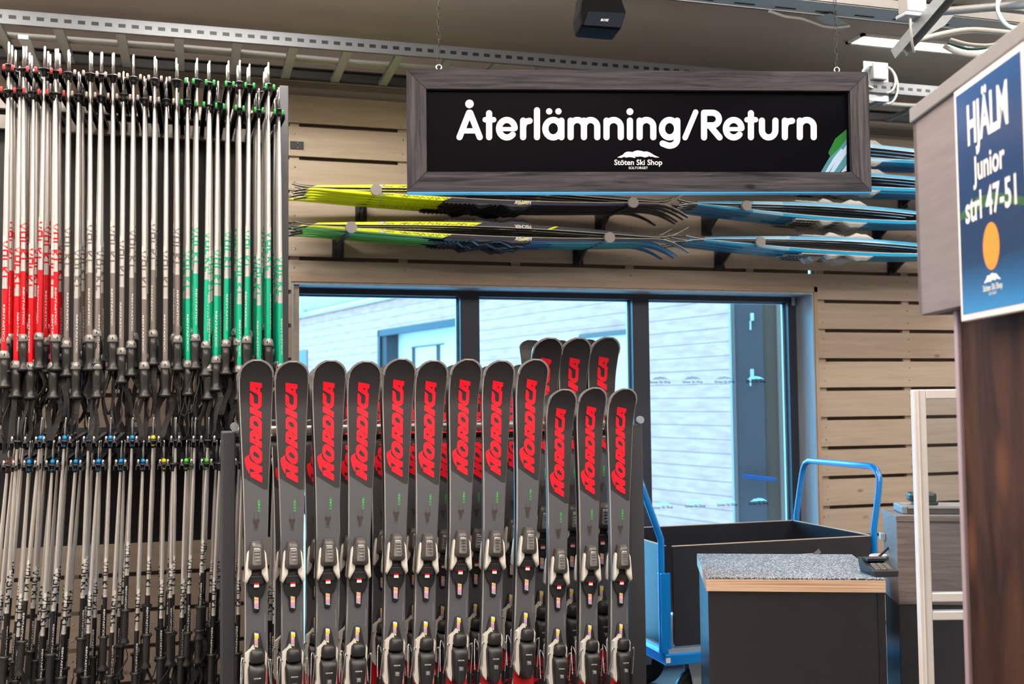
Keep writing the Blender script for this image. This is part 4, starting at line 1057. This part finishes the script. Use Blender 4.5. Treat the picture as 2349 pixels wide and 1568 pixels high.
MB().bbox((w0, 0, zc0), (w1-.004, Dc, zc1), .0015).build('worktop', plyb, ct, local=True)
spk, nt, bs = newmat('speckled_rubber')
tc = nd(nt, 'ShaderNodeTexCoord'); vo = nd(nt, 'ShaderNodeTexVoronoi'); vo.inputs['Scale'].default_value = 330; nt.links.new(tc.outputs['Object'], vo.inputs['Vector'])
cr = nd(nt, 'ShaderNodeValToRGB'); e = cr.color_ramp.elements; e[0].position = .45; e[0].color = lin((48, 50, 56)); e[1].position = .95; e[1].color = lin((190, 194, 200)); sc_ = nd(nt, 'ShaderNodeSeparateColor')
nt.links.new(vo.outputs['Color'], sc_.inputs[0]); nt.links.new(sc_.outputs[0], cr.inputs[0]); nt.links.new(cr.outputs[0], bs.inputs['Base Color']); bs.inputs['Roughness'].default_value = .7
MB().bbox((w0, 0, zc1), (w1-.004, Dc, zc1+.006), .001).build('top_mat', spk, ct, local=True)
zt3 = zc1+.006
# payment terminal standing on the mat
tf = Matrix.Translation(P(2008, 1318, Z=zt3)) @ Matrix.Rotation(-PSI-math.radians(-6.5), 4, 'Z')
te = thing('payment_terminal', 'small black payment terminal at the right end of the counter', 'terminal', mat4=tf)
MB().loft([[(-.02, -.05, 0), (.055, -.05, 0), (.055, .07, 0), (-.02, .07, 0)], [(-.028, -.045, .018), (.06, -.045, .018), (.06, .075, .05), (-.028, .075, .05)]]).build('housing', black, te, local=True)
kp = MB()
for i in range(4):
    for j in range(3): kp.bbox((-.012+.02*j, -.034+.012*i, .020+.0035*i), (.003+.02*j, -.026+.012*i, .027+.0035*i), .001)
kp.build('keypad', mat('key_grey', (120, 116, 114), .5), te, local=True)
MB().box((-.018, .018, .042), (.05, .06, .0505)).build('display', mat('display_dark', (30, 36, 46), .1), te, local=True)
tr_ = thing('tape_roll', 'ring-shaped clear tape roll behind the payment terminal', 'tape roll', P(2016, 1280, Z=zt3))
MB().tube([Vector((.028*math.cos(2*PI*k/20), .028*math.sin(2*PI*k/20), .008)) for k in range(20)], .006, 8, closed=True).build('ring', whitep, tr_, local=True)
pn = thing('pen', 'black pen leaning against the tape roll on the counter', 'pen', P(2014, 1282, Z=zt3+.006))
MB().tube([(0, 0, .006), (.085, .01, .06)], .004, 8).build('barrel', black, pn, local=True)
MB().tube([(-.006, -.001, .002), (0, 0, .006)], [.001, .004], 8).build('nib', steel, pn, local=True)
# tall cabinet right of the counter
kf = Face(2057, 1182, 3.80, -8)
v0 = kf.uz(2058, 1250)[0]; v1 = kf.uz(2360, 1250)[0]; zk = kf.uz(2058, 1182)[1]; zm = kf.uz(2080, 1386)[1]
kb = thing('tall_cabinet', 'tall grey wood-grain cabinet beside the counter', 'cabinet', mat4=kf.mat())
kw = wood('cabinet_woodgrain', (124, 112, 108), (88, 78, 76), axis='X', knots=False, gs=5, rough=.4)
MB().bbox((v0, 0, zm), (v1, .24, zk-.02), .0015).build('upper_panel', kw, kb, local=True)
MB().bbox((v0-.002, -.003, zk-.02), (v1, .245, zk), .001).build('cabinet_top', kw, kb, local=True)
MB().bbox((v0, .004, 0), (v1, .24, zm), .0015).build('lower_panel', lam, kb, local=True)
MB().bbox((v0-.018, .20, zk-.11), (v0, .235, zk-.085), .002).build('side_catch', galv, kb, local=True)
gd = thing('cash_drawer', 'flat black drawer unit lying on the tall cabinet', 'drawer', mat4=kf.mat() @ Matrix.Translation((v0+.05, .06, zk)))
a_ = kf.uz(2160, 1180)[0]-v0-.05
MB().bbox((-.02, -.01, 0), (.0, .14, .028), .004).build('end_cap', mat('cap_blue_grey', (110, 125, 135), .4), gd, local=True)
MB().bbox((0, -.01, .0), (a_+.2, .14, .025), .003).build('case', mat('drawer_grey', (74, 72, 74), .3), gd, local=True)
MB().box((0, -.012, .02), (a_+.2, .14, .028)).build('lid', mat('drawer_lid', (150, 145, 142), .3), gd, local=True)
sn = thing('barcode_scanner', 'dark scanner with a green light lying on the drawer unit', 'scanner', mat4=kf.mat() @ Matrix.Translation((kf.uz(2128, 1150)[0], .10, zk+.028)))
MB().bbox((-.03, -.02, .0), (.055, .03, .016), .005).bbox((-.045, -.025, .012), (.05, .035, .045), .010).build('head', mat('scanner_dark', (34, 48, 44), .4), sn, local=True)
MB().bbox((-.006, -.0275, .03), (.008, -.024, .038), .0015).build('indicator_light', emis('green_led', (20, 230, 110), 3), sn, local=True)
# white framed glass screen
wf = Face(2112, 1200, 3.2, 0)
q0 = wf.uz(2096, 900)[0]; q1 = wf.uz(2128, 900)[0]; q2 = wf.uz(2420, 900)[0]; zw1 = wf.uz(2110, 893)[1]; cw = .036
ws = thing('framed_screen', 'white framed glass screen standing beside the foreground shelf unit', 'screen', mat4=wf.mat())
al = mat('white_profile', (228, 222, 218), .4)
MB().bbox((q0, 0, 0), (q0+cw, .03, zw1), .003).bbox((q0+.010, -.004, 0), (q0+.014, 0, zw1), .001).build('upright', al, ws, local=True)
MB().bbox((q2-cw, 0, 0), (q2, .03, zw1), .003).build('upright', al, ws, local=True)
MB().bbox((q0+cw, 0, zw1-.028), (q2-cw, .03, zw1), .003).build('top_bar', al, ws, local=True)
for py in (1370, 1412):
    z = wf.uz(2150, py)[1]; MB().bbox((q0+cw, 0, z-.013), (q2-cw, .03, z+.013), .003).build('crossbar', al, ws, local=True)
MB().box((q0+cw, .012, .1), (q2-cw, .016, zw1-.028)).build('glass_sheet', gm, ws, local=True)

# foreground shelf unit (plane running away from the viewer)
XC = .86
def FG(px, py, off=0):       # picture point on the plane XC to the right of the axis
    r = ray(px, py); n = (R0*math.cos(math.radians(1.2)) - F0*math.sin(math.radians(1.2)))
    t = (XC-off)/r.dot(n); return CAM + r*t
nF = (R0*math.cos(math.radians(1.2)) - F0*math.sin(math.radians(1.2))); uF = Vector((-nF.y, nF.x, 0)); 
if uF.dot(F0) < 0: uF = -uF
mF = Matrix.Identity(4)
for i in range(3): mF[i][0] = -uF[i]; mF[i][1] = nF[i]; mF[i][2] = (0, 0, 1)[i]
oF = FG(2105, 600); mF[0][3], mF[1][3] = oF.x, oF.y       # local x runs toward the viewer, y into the unit
def FL(px, py, off=0): return mF.inverted() @ FG(px, py, off)
fac = wood('facia_woodgrain', (120, 110, 110), (106, 97, 98), axis='X', knots=False, gs=4, rough=.55)
fu = thing('shelf_unit', 'tall dark brown shelf unit with a light grey top panel in the right foreground', 'shelf unit', mat4=mF)
zf1 = FL(2106, 246).z; zf0 = FL(2114, 722).z
MB().bbox((0, 0, zf0), (1.1, .03, zf1), .002).box((0, 0, zf0), (.02, .5, zf1)).build('top_panel', fac, fu, local=True)
MB().bbox((-.003, -.008, zf1-.028), (1.1, .5, zf1+.006), .003).build('cornice', mat('cornice_grey', (120, 116, 116), .5), fu, local=True)
xs = FL(2168, 1000).x
dkw = wood('dark_walnut', (74, 50, 40), (30, 20, 18), axis='Z', knots=True, kn=(96, 62, 44), gs=2, rough=.6, stretch=5, kthr=.3)
dkw.node_tree.nodes['Principled BSDF'].inputs['Specular IOR Level'].default_value = .15
MB().bbox((xs, .034, 0), (1.1, .06, zf0), .002).build('side_panel', dkw, fu, local=True)
MB().bbox((xs-.004, .026, 0), (xs+.016, .062, zf0), .003).build('edge_strip', mat('strip_mauve', (160, 142, 150), .4), fu, local=True)
# poster on it
a = FL(2207, 211); c = FL(2222, 738); x0p = (a.x+c.x)/2; wP = .40; hP1 = a.z; hP0 = c.z
po = thing('poster', 'blue poster reading HJÄLM Junior strl 47-51 on the shelf unit', 'poster', mat4=mF @ Matrix.Translation((x0p, -.012, 0)))
hh = hP1-hP0; wP = hh*.68
MB().bbox((0, -.004, hP0), (wP, .010, hP1), .002).build('frame', mat('poster_frame', (226, 218, 214), .4), po, local=True)
bp_ = banded('poster_print', 'Z', [(hP0, (30, 110, 165)), (hP0+.05, (28, 80, 130)), (hP0+.11, (30, 50, 84)), (hP1-.12, (34, 62, 104)), (hP1, (40, 80, 130))], rough=.25)
bp_.node_tree.nodes['Color Ramp'].color_ramp.interpolation = 'LINEAR'
m_ = .013
MB().box((m_, -.0048, hP0+m_), (wP-m_, -.004, hP1-m_)).build('print', bp_, po, local=True)
cx = wP/2
pf = lambda x, z: Vector((x, -.0054, z))
tx = MB()
tx.text('HJÄLM', lambda x, y: pf(cx+x*.8, hP0+hh*.735+y*1.35), width=.225, bold=.03, ax=.5)
tx.text('Junior', lambda x, y: pf(cx+x, hP0+hh*.57+y*1.2), width=.14, bold=.02, ax=.5)
tx.text('strl 47-51', lambda x, y: pf(cx+x, hP0+hh*.41+y*1.25), width=.225, bold=.02, ax=.5)
tx.build('lettering', white, po, local=True, fix=False)
MB().flat(arc(cx, hP0+hh*.28, .036, .044, 0, 360, 28)[:-1], pf).build('orange_dot', mat('dot_orange', (245, 140, 40), .5), po, local=True, fix=False)
lg = MB(); logo(lg, lambda x, y: pf(cx+x, hP0+hh*.105+y*1.2), .085); lg.build('shop_logo', white, po, local=True, fix=False)
MB().flat([(m_, hP0+hh*.46), (cx-.06, hP0+hh*.50), (cx+.02, hP0+hh*.49), (wP-m_, hP0+hh*.42), (wP-m_, hP0+hh*.39), (cx, hP0+hh*.45), (m_, hP0+hh*.43)], lambda x, z: Vector((x, -.0050, z))).build('green_ridge', mat('ridge_green', (52, 92, 62), .3), po, local=True, fix=False)

# information board behind the skis
nb = lambda px, py, o=0: P(px, py, Y=4.36-o)
a = nb(1078, 1314); c = nb(1246, 1314); z0b = nb(1160, 1466).z
ib = thing('information_board', 'dark blue board with orange and white text behind the standing skis', 'notice board', (a.x, 4.36, 0))
MB().bbox((a.x-.01, 4.362, z0b-.02), (c.x+.01, 4.38, a.z+.012), .002).build('panel', mat('board_navy', (34, 44, 74), .4), ib)
MB().box((a.x-.01, 4.359, a.z+.006), (c.x+.01, 4.362, a.z+.012)).box((a.x-.01, 4.359, z0b-.02), (c.x+.01, 4.362, z0b-.014)).build('border', white, ib)
MB().bbox((a.x+.1, 4.38, 0), (a.x+.13, 4.41, a.z-.02), .003).bbox((a.x, 4.33, 0), (a.x+.25, 4.45, .02), .003).build('stand', greydk, ib)
org = mat('text_orange', (240, 165, 50), .5)
to = {0: MB(), 1: MB()}
for s_, px, py, wpx, mi in (('en', 1088, 1357, 17, 0), ('shop', 1148, 1357, 27, 0), ('s', 1219, 1357, 6, 0), ('n la', 1080, 1375, 26, 0), ('i vo', 1156, 1375, 22, 0), ('se', 1090, 1404, 13, 1), ('e bo', 1155, 1404, 24, 1), ('ou', 1090, 1422, 14, 1), ('the', 1149, 1422, 22, 1)):
    p = nb(px, py, .003); kk = wpx*4.5/2500
    to[mi].text(s_, lambda x, y: Vector((p.x+x, 4.357, p.z+y)), width=kk, bold=.015)
to[0].build('orange_lettering', org, ib, fix=False); to[1].build('white_lettering', white, ib, fix=False)

# ================================================================== CEILING SERVICES
def slots(name, L0, pitch, hw=.008):
    """perforated galvanised strip: dark oblong holes along x"""
    m, nt, bs = newmat(name)
    tc = nd(nt, 'ShaderNodeTexCoord'); sp_ = nd(nt, 'ShaderNodeSeparateXYZ'); nt.links.new(tc.outputs['Object'], sp_.inputs[0])
    pp = nd(nt, 'ShaderNodeMath', operation='PINGPONG'); pp.inputs[1].default_value = pitch/2; nt.links.new(sp_.outputs['X'], pp.inputs[0])
    a_ = nd(nt, 'ShaderNodeMath', operation='LESS_THAN'); a_.inputs[1].default_value = pitch*.27; nt.links.new(pp.outputs[0], a_.inputs[0])
    ab = nd(nt, 'ShaderNodeMath', operation='ABSOLUTE'); nt.links.new(sp_.outputs['Z'], ab.inputs[0])
    b_ = nd(nt, 'ShaderNodeMath', operation='LESS_THAN'); b_.inputs[1].default_value = hw; nt.links.new(ab.outputs[0], b_.inputs[0])
    mu = nd(nt, 'ShaderNodeMath', operation='MULTIPLY'); nt.links.new(a_.outputs[0], mu.inputs[0]); nt.links.new(b_.outputs[0], mu.inputs[1])
    mx = nd(nt, 'ShaderNodeMix', data_type='RGBA'); mx.inputs['A'].default_value = lin((108, 112, 116)); mx.inputs['B'].default_value = lin((30, 29, 28)); nt.links.new(mu.outputs[0], mx.inputs['Factor'])
    nt.links.new(mx.outputs['Result'], bs.inputs['Base Color']); bs.inputs['Roughness'].default_value = .5; bs.inputs['Metallic'].default_value = .3
    return m
sl = slots('perforated_steel', 0, .054)
YN = 4.98; YFr = 5.40
zl = P(800, 119, Y=YN).z
la_ = P(0, 37, Z=zl); lb2 = P(1500, 158, Z=zl); lrot = math.atan2(lb2.y-la_.y, lb2.x-la_.x); YN = la_.y-la_.x*math.tan(lrot)
ld = thing('cable_ladder', 'galvanised cable ladder running along under the ceiling above the wall', 'cable ladder', (0, YN, zl), lrot)
MB().bbox((-2.5, -.002, -.028), (6.2, .002, .028), .001).box((-2.5, -.002, .026), (6.2, .03, .030)).box((-2.5, -.002, -.030), (6.2, .02, -.026)).build('near_rail', sl, ld, local=True)
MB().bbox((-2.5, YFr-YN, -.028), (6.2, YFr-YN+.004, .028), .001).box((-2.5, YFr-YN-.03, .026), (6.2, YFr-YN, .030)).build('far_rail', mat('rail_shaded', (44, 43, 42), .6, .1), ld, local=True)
for px in (-15, 130, 275, 410, 545, 675, 800, 920, 1035, 1145, 1250, 1355, 1460, 1560, 1660, 1760, 1860, 1960, 2060, 2160, 2260):
    x = P(px, 119, Y=YN).x
    MB().bbox((x-.02, 0, -.024), (x+.02, YFr-YN, -.014), .001).box((x-.02, 0, -.026), (x-.017, YFr-YN, -.006)).box((x+.017, 0, -.026), (x+.02, YFr-YN, -.006)).build('rung', galv, ld, local=True)
x = P(52, 119, Y=YN).x
MB().bbox((x-.02, 0, -.09), (x+.02, YFr-YN+.1, -.07), .002).box((x-.02, YFr-YN+.08, -.3), (x+.02, YFr-YN+.1, -.07)).build('wall_support', galv, ld, local=True)
cbm = mat('cable_white', (170, 170, 164), .4)
for k, (yo, r_) in enumerate(((.22, .012), (.26, .010), (.30, .012))):
    pts = [Vector((-2.5+.3*i, YN+yo+.01*math.sin(i*1.3+k), zl-.004+.006*k)) for i in range(30)]
    tag(MB().tube(pts, r_, 8).build('cable', cbm), 'white cable lying along the ladder, %s from the wall' % ['third', 'second', 'nearest'][k], 'cable', 'cables on the ladder')
# ceiling light panel
lz_ = CEIL-.006
la = P(1978, 78, Z=lz_); lb_ = P(1940, 99, Z=lz_); lc_ = P(2275, 129, Z=lz_)
ly0 = la.y; ly1 = lb_.y; lx0 = (la.x+lb_.x)/2; lx1 = lc_.x
cl = thing('ceiling_light', 'bright rectangular ceiling light behind the cables', 'light', ((lx0+lx1)/2, (ly0+ly1)/2, CEIL))
MB().box((lx0+.02, ly0+.02, lz_-.002), (lx1-.02, ly1-.02, lz_+.004)).build('diffuser', emis('light_diffuser', (255, 250, 240), 26), cl)
fr_ = MB()
for a2, c2 in (((lx0, ly0), (lx1, ly0+.02)), ((lx0, ly1-.02), (lx1, ly1)), ((lx0, ly0), (lx0+.02, ly1)), ((lx1-.02, ly0), (lx1, ly1))): fr_.box((a2[0], a2[1], lz_-.006), (c2[0], c2[1], CEIL))
fr_.build('frame', white, cl)
# cable tray crossing the ceiling at upper right
zt4 = 3.16
ya = P(1700, 30, Z=zt4).y-.22; xt0 = P(1380, -20, Z=zt4).x
ty_ = thing('cable_tray', 'wide pale cable tray crossing the ceiling above the sign', 'cable tray', (xt0, ya, zt4))
MB().box((-.3, 0, -.002), (3.2, .14, .002)).build('tray_floor', galv, ty_, local=True)
MB().box((-.3, .138, -.004), (3.2, .142, .04)).box((-.3, .0, -.004), (3.2, .004, .04)).build('tray_side', white, ty_, local=True)
slx = MB()
for i in range(16): slx.bbox((-.2+.2*i, .10, -.004), (-.10+.2*i, .112, -.0015), .0008)
slx.build('slot_row', blackm, ty_, local=True)
bz = 3.2; by = P(1900, 18, Z=bz).y
tag(MB().box((.4, by-.02, bz), (5.5, by+.10, bz+.07)).build('ceiling_track', mat('track_black', (24, 24, 30), .5)), 'black track beam running beside the pale cable tray', 'track')
cb = thing('hanging_cable', 'white cable sagging below the cable tray left of the light', 'cable', P(1800, 30, Z=3.14))
pts = [P(px, py, Z=3.14) for px, py in ((1765, 26), (1800, 38), (1835, 42), (1860, 50), (1885, 60), (1915, 64), (1950, 60))]
pts = [pts[0].lerp(pts[1], .0)]+pts[1:]
MB().tube(pts, .007, 8).build('sheath', cbm, cb)
MB().loft([[P(px, py, Z=3.147) for px, py in ((1872, 40), (1905, 30), (1945, 55), (1930, 75))], [P(px, py, Z=3.15) for px, py in ((1872, 40), (1905, 30), (1945, 55), (1930, 75))]]).build('bracket_plate', galv, cb)
# slanting perforated strut with junction box
pd_ = 3.3
A_ = P(2165, -12, d=pd_); B_ = P(2058, 114, d=pd_+.25)
ax_ = (B_-A_); Ln = ax_.length; ax_.normalize(); sy = Vector((0, 1, 0)); zz3 = ax_.cross(sy).normalized(); sy = zz3.cross(ax_)
mS = Matrix.Identity(4)
for i in range(3): mS[i][0] = ax_[i]; mS[i][1] = sy[i]; mS[i][2] = zz3[i]; mS[i][3] = A_[i]
ss = thing('perforated_strut', 'slanting perforated steel strut in front of the ceiling light', 'strut', mat4=mS)
MB().box((-.5, 0, -.022), (Ln, .003, .022)).build('web', sl, ss, local=True)
MB().box((-.5, -.03, -.024), (Ln, .003, -.021)).box((-.5, -.03, .021), (Ln, .003, .024)).build('flange', galv, ss, local=True)
mat('box_grey', (150, 150, 152), .5)
jb = thing('junction_box', 'white junction box hanging at the top beside the perforated strut', 'junction box', P(2095, 10, d=3.4))
MB().bbox((-.035, -.02, -.03), (.035, .03, .12), .005).build('box', MATS['box_grey'], jb, local=True)
MB().bbox((-.045, -.024, -.045), (.03, .03, -.032), .003).build('lower_clip', galv, jb, local=True)
MB().tube([Vector((-.02, -.01, -.04)), Vector((-.02, -.01, -.08)), Vector((-.01, 0, -.12)), Vector((.02, .03, -.14))], .004, 8).build('lead', cbm, jb, local=True)
# second junction box on the ladder with its loops
q = P(2015, 165, Y=YN-.03)
j2 = thing('junction_box', 'white junction box above the cable ladder at the sign corner', 'junction box', q)
MB().bbox((-.042, -.02, -.045), (.042, .02, .045), .006).build('box', MATS['box_grey'], j2, local=True)
MB().bbox((-.075, .02, -.15), (.075, .024, .06), .002).build('mounting_plate', galv, j2, local=True)
for s_, w_, h_ in ((1, .09, .10), (1, .075, .07), (-1, .08, .02)):
    pts = [Vector((s_*(.04+w_*math.sin(a)*.8), -.005, .03 - (h_*(1-math.cos(a)) if s_ > 0 else .06*(1-math.cos(a))))) for a in [PI*i/12 for i in range(13)]]
    MB().tube(pts, .006, 8).build('lead', cbm, j2, local=True)
# draped cables and coil at far upper right
cs = [((2060, 118), (2100, 95), (2150, 80), (2220, 68), (2290, 72), (2360, 80)), ((2100, 90), (2150, 84), (2220, 72), (2300, 76), (2360, 88)), ((2165, 105), (2200, 122), (2250, 128), (2310, 126), (2360, 118)), ((2175, 98), (2220, 112), (2270, 108), (2320, 92), (2360, 84)), ((2180, 90), (2230, 102), (2290, 100), (2360, 70))]
cw_ = ['topmost', 'second', 'lowest', 'fourth', 'innermost']
for k, c_ in enumerate(cs):
    pts = [P(px, py, d=3.75+.04*k) for px, py in c_]; sm_ = []
    for i in range(len(pts)-1):
        p0, p1, p2, p3 = pts[max(0, i-1)], pts[i], pts[i+1], pts[min(len(pts)-1, i+2)]
        for q in range(5):
            t = q/5; sm_.append(.5*((2*p1)+(p2-p0)*t+(2*p0-5*p1+4*p2-p3)*t*t+(3*p1-p0-3*p2+p3)*t**3))
    sm_.append(pts[-1])
    tag(MB().tube(sm_, .009 if k < 3 else .006, 8).build('cable', cbm if k != 3 else mat('cable_green', (30, 70, 60), .4)), '%s of the cables draped below the ceiling at upper right' % cw_[k], 'cable', 'draped ceiling cables')
co = thing('cable_coil', 'coil of clear pale cable hanging in the top right corner', 'cable coil', P(2340, 20, d=3.6))
for k in range(7):
    r_ = .085-.004*k
    MB().tube([Vector((r_*math.cos(2*PI*i/28), .012*k-.04, r_*1.05*math.sin(2*PI*i/28)+.002*k)) for i in range(28)], .006, 6, closed=True, T=Matrix.Rotation(-.4, 4, 'Z')).build('turn', mat('cable_clear', (190, 205, 215), .25) if 'cable_clear' not in MATS else MATS['cable_clear'], co, local=True)
MB().tube([(0, 0, .08), (0, 0, CEIL-P(2340, 20, d=3.6).z)], .003, 6).build('hanger', galv, co, local=True)
MB().tube([(0, .01, .1), (0, .01, CEIL-P(2095, 10, d=3.4).z)], .006, 6).build('hanger', galv, jb, local=True)
ra = P(2090, 32, d=3.9); rb = P(2380, 8, d=3.6)
tag(MB().tube([ra, rb], .014, 10).build('conduit', mat('conduit_grey', (120, 126, 130), .4, .5)), 'grey conduit crossing behind the coil at the top right', 'conduit')
bra = Face(2150, 50, 3.95, 25)
tag(MB().loft([[bra.at(x, y, o_) for x, y in ((2090, 34), (2192, 30), (2168, 58), (2120, 85), (2092, 66))] for o_ in (0, .006)]).build('bracket_plate', galv), 'pale steel bracket plate behind the perforated strut', 'bracket')
# loudspeaker
spf = Face(1381, 35, 3.55, 8)
su = thing('loudspeaker', 'black wedge-shaped loudspeaker hanging from the ceiling', 'loudspeaker', mat4=spf.mat())
def su_(px, py): u, z = spf.uz(px, py); return u, z
outl = [su_(*q) for q in ((1332, 0), (1327, 30), (1332, 59), (1337, 62), (1421, 69), (1424, 65), (1436, 28), (1427, 4), (1428, -14), (1334, -20))]
cu = sum(p[0] for p in outl)/len(outl); cz_ = sum(p[1] for p in outl)/len(outl)
spb = mat('speaker_black', (8, 9, 13), .8, spec=.1)
MB().loft([[(cu+(u-cu)*k, y, cz_+(z-cz_)*k) for u, z in outl] for y, k in ((-.01, .94), (0, 1), (.10, .98), (.13, .8))]).build('cabinet', spb, su, local=True)
g2 = [su_(*q) for q in ((1347, 30), (1337, 60), (1420, 66), (1432, 33))]
MB().loft([[(u, -.014, z) for u, z in g2], [(u, -.009, z) for u, z in g2]]).build('grille', mat('grille_navy', (10, 20, 34), .7, spec=.15), su, local=True)
u, z = su_(1385, 52); MB().text('BOSE', lambda x, y: Vector((u+x, -.0146, z+y)), width=.028, bold=.03, shear=.4, ax=.5).build('maker_lettering', white, su, local=True, fix=False)
MB().tube([(cu, .05, cz_+.03), (cu, .05, CEIL)], .008, 8).bbox((cu-.04, .02, cz_+.045), (cu+.04, .08, cz_+.07), .004).build('ceiling_mount', black, su, local=True)

# ================================================================== LIGHT
def area(name, loc, sx, sy, e, c=(1, .94, .86), rot=(0, 0, 0)):
    l = bpy.data.lights.new(name, 'AREA'); l.shape = 'RECTANGLE'; l.size = sx; l.size_y = sy; l.energy = e; l.color = c
    o = bpy.data.objects.new(name, l); o.location = loc; o.rotation_euler = rot; COL.objects.link(o); return o
LW = (1, .93, .86)
for x, y in ((-1.0, 2.6), (.8, 2.2), (2.6, 2.4), (-.2, .6), (1.6, .4), (4.6, 3.0)):
    area('ceiling_lamp', (x, y, 2.95), 1.2, .25, 34, LW)
    area('added_uplight', (x, y, 3.0), 1.2, .25, 60, LW, (PI, 0, 0))  # unseen upward lamp, added to brighten the ceiling
for x, y in ((-.9, 3.55), (.7, 3.55), (2.0, 3.0)): area('added_uplight', (x, y, 2.96), 1.2, .2, 32, LW, (PI, 0, 0))  # more added lamps out of view, lifting the ceiling near the wall
for x, e in ((-1.3, 60), (.2, 60), (4.4, 170)):
    area('wall_washer_lamp', (x, 4.2, 3.25), 1.0, .3, e, LW)
SKY = (.24, .66, 1)
sl_ = bpy.data.lights.new('sun', 'SUN'); sl_.energy = 6; sl_.angle = math.radians(20); sl_.color = (.08, .6, 1)
so = bpy.data.objects.new('sun', sl_); COL.objects.link(so)
so.rotation_euler = Vector((1, -3, -.95)).to_track_quat('-Z', 'Y').to_euler()
pt = area('window_portal', ((XW0+XW1)/2, W+.3, 1.1), XW1-XW0, 2.1, 1, rot=(-PI/2, 0, 0)); pt.data.cycles.is_portal = True
wd = bpy.data.worlds.new('sky'); SC.world = wd; wd.use_nodes = True; bg = wd.node_tree.nodes['Background']
bg.inputs[0].default_value = SKY + (1,); bg.inputs[1].default_value = 5.3
SC.view_settings.view_transform = 'Standard'; SC.view_settings.look = 'None'; SC.view_settings.gamma = 1; SC.view_settings.exposure = 0
SC.cycles.use_denoising = True; SC.cycles.max_bounces = 6; SC.cycles.diffuse_bounces = 3; SC.cycles.glossy_bounces = 3; SC.cycles.transparent_max_bounces = 12
SC.cycles.sample_clamp_indirect = 4; SC.cycles.caustics_reflective = False; SC.cycles.caustics_refractive = False
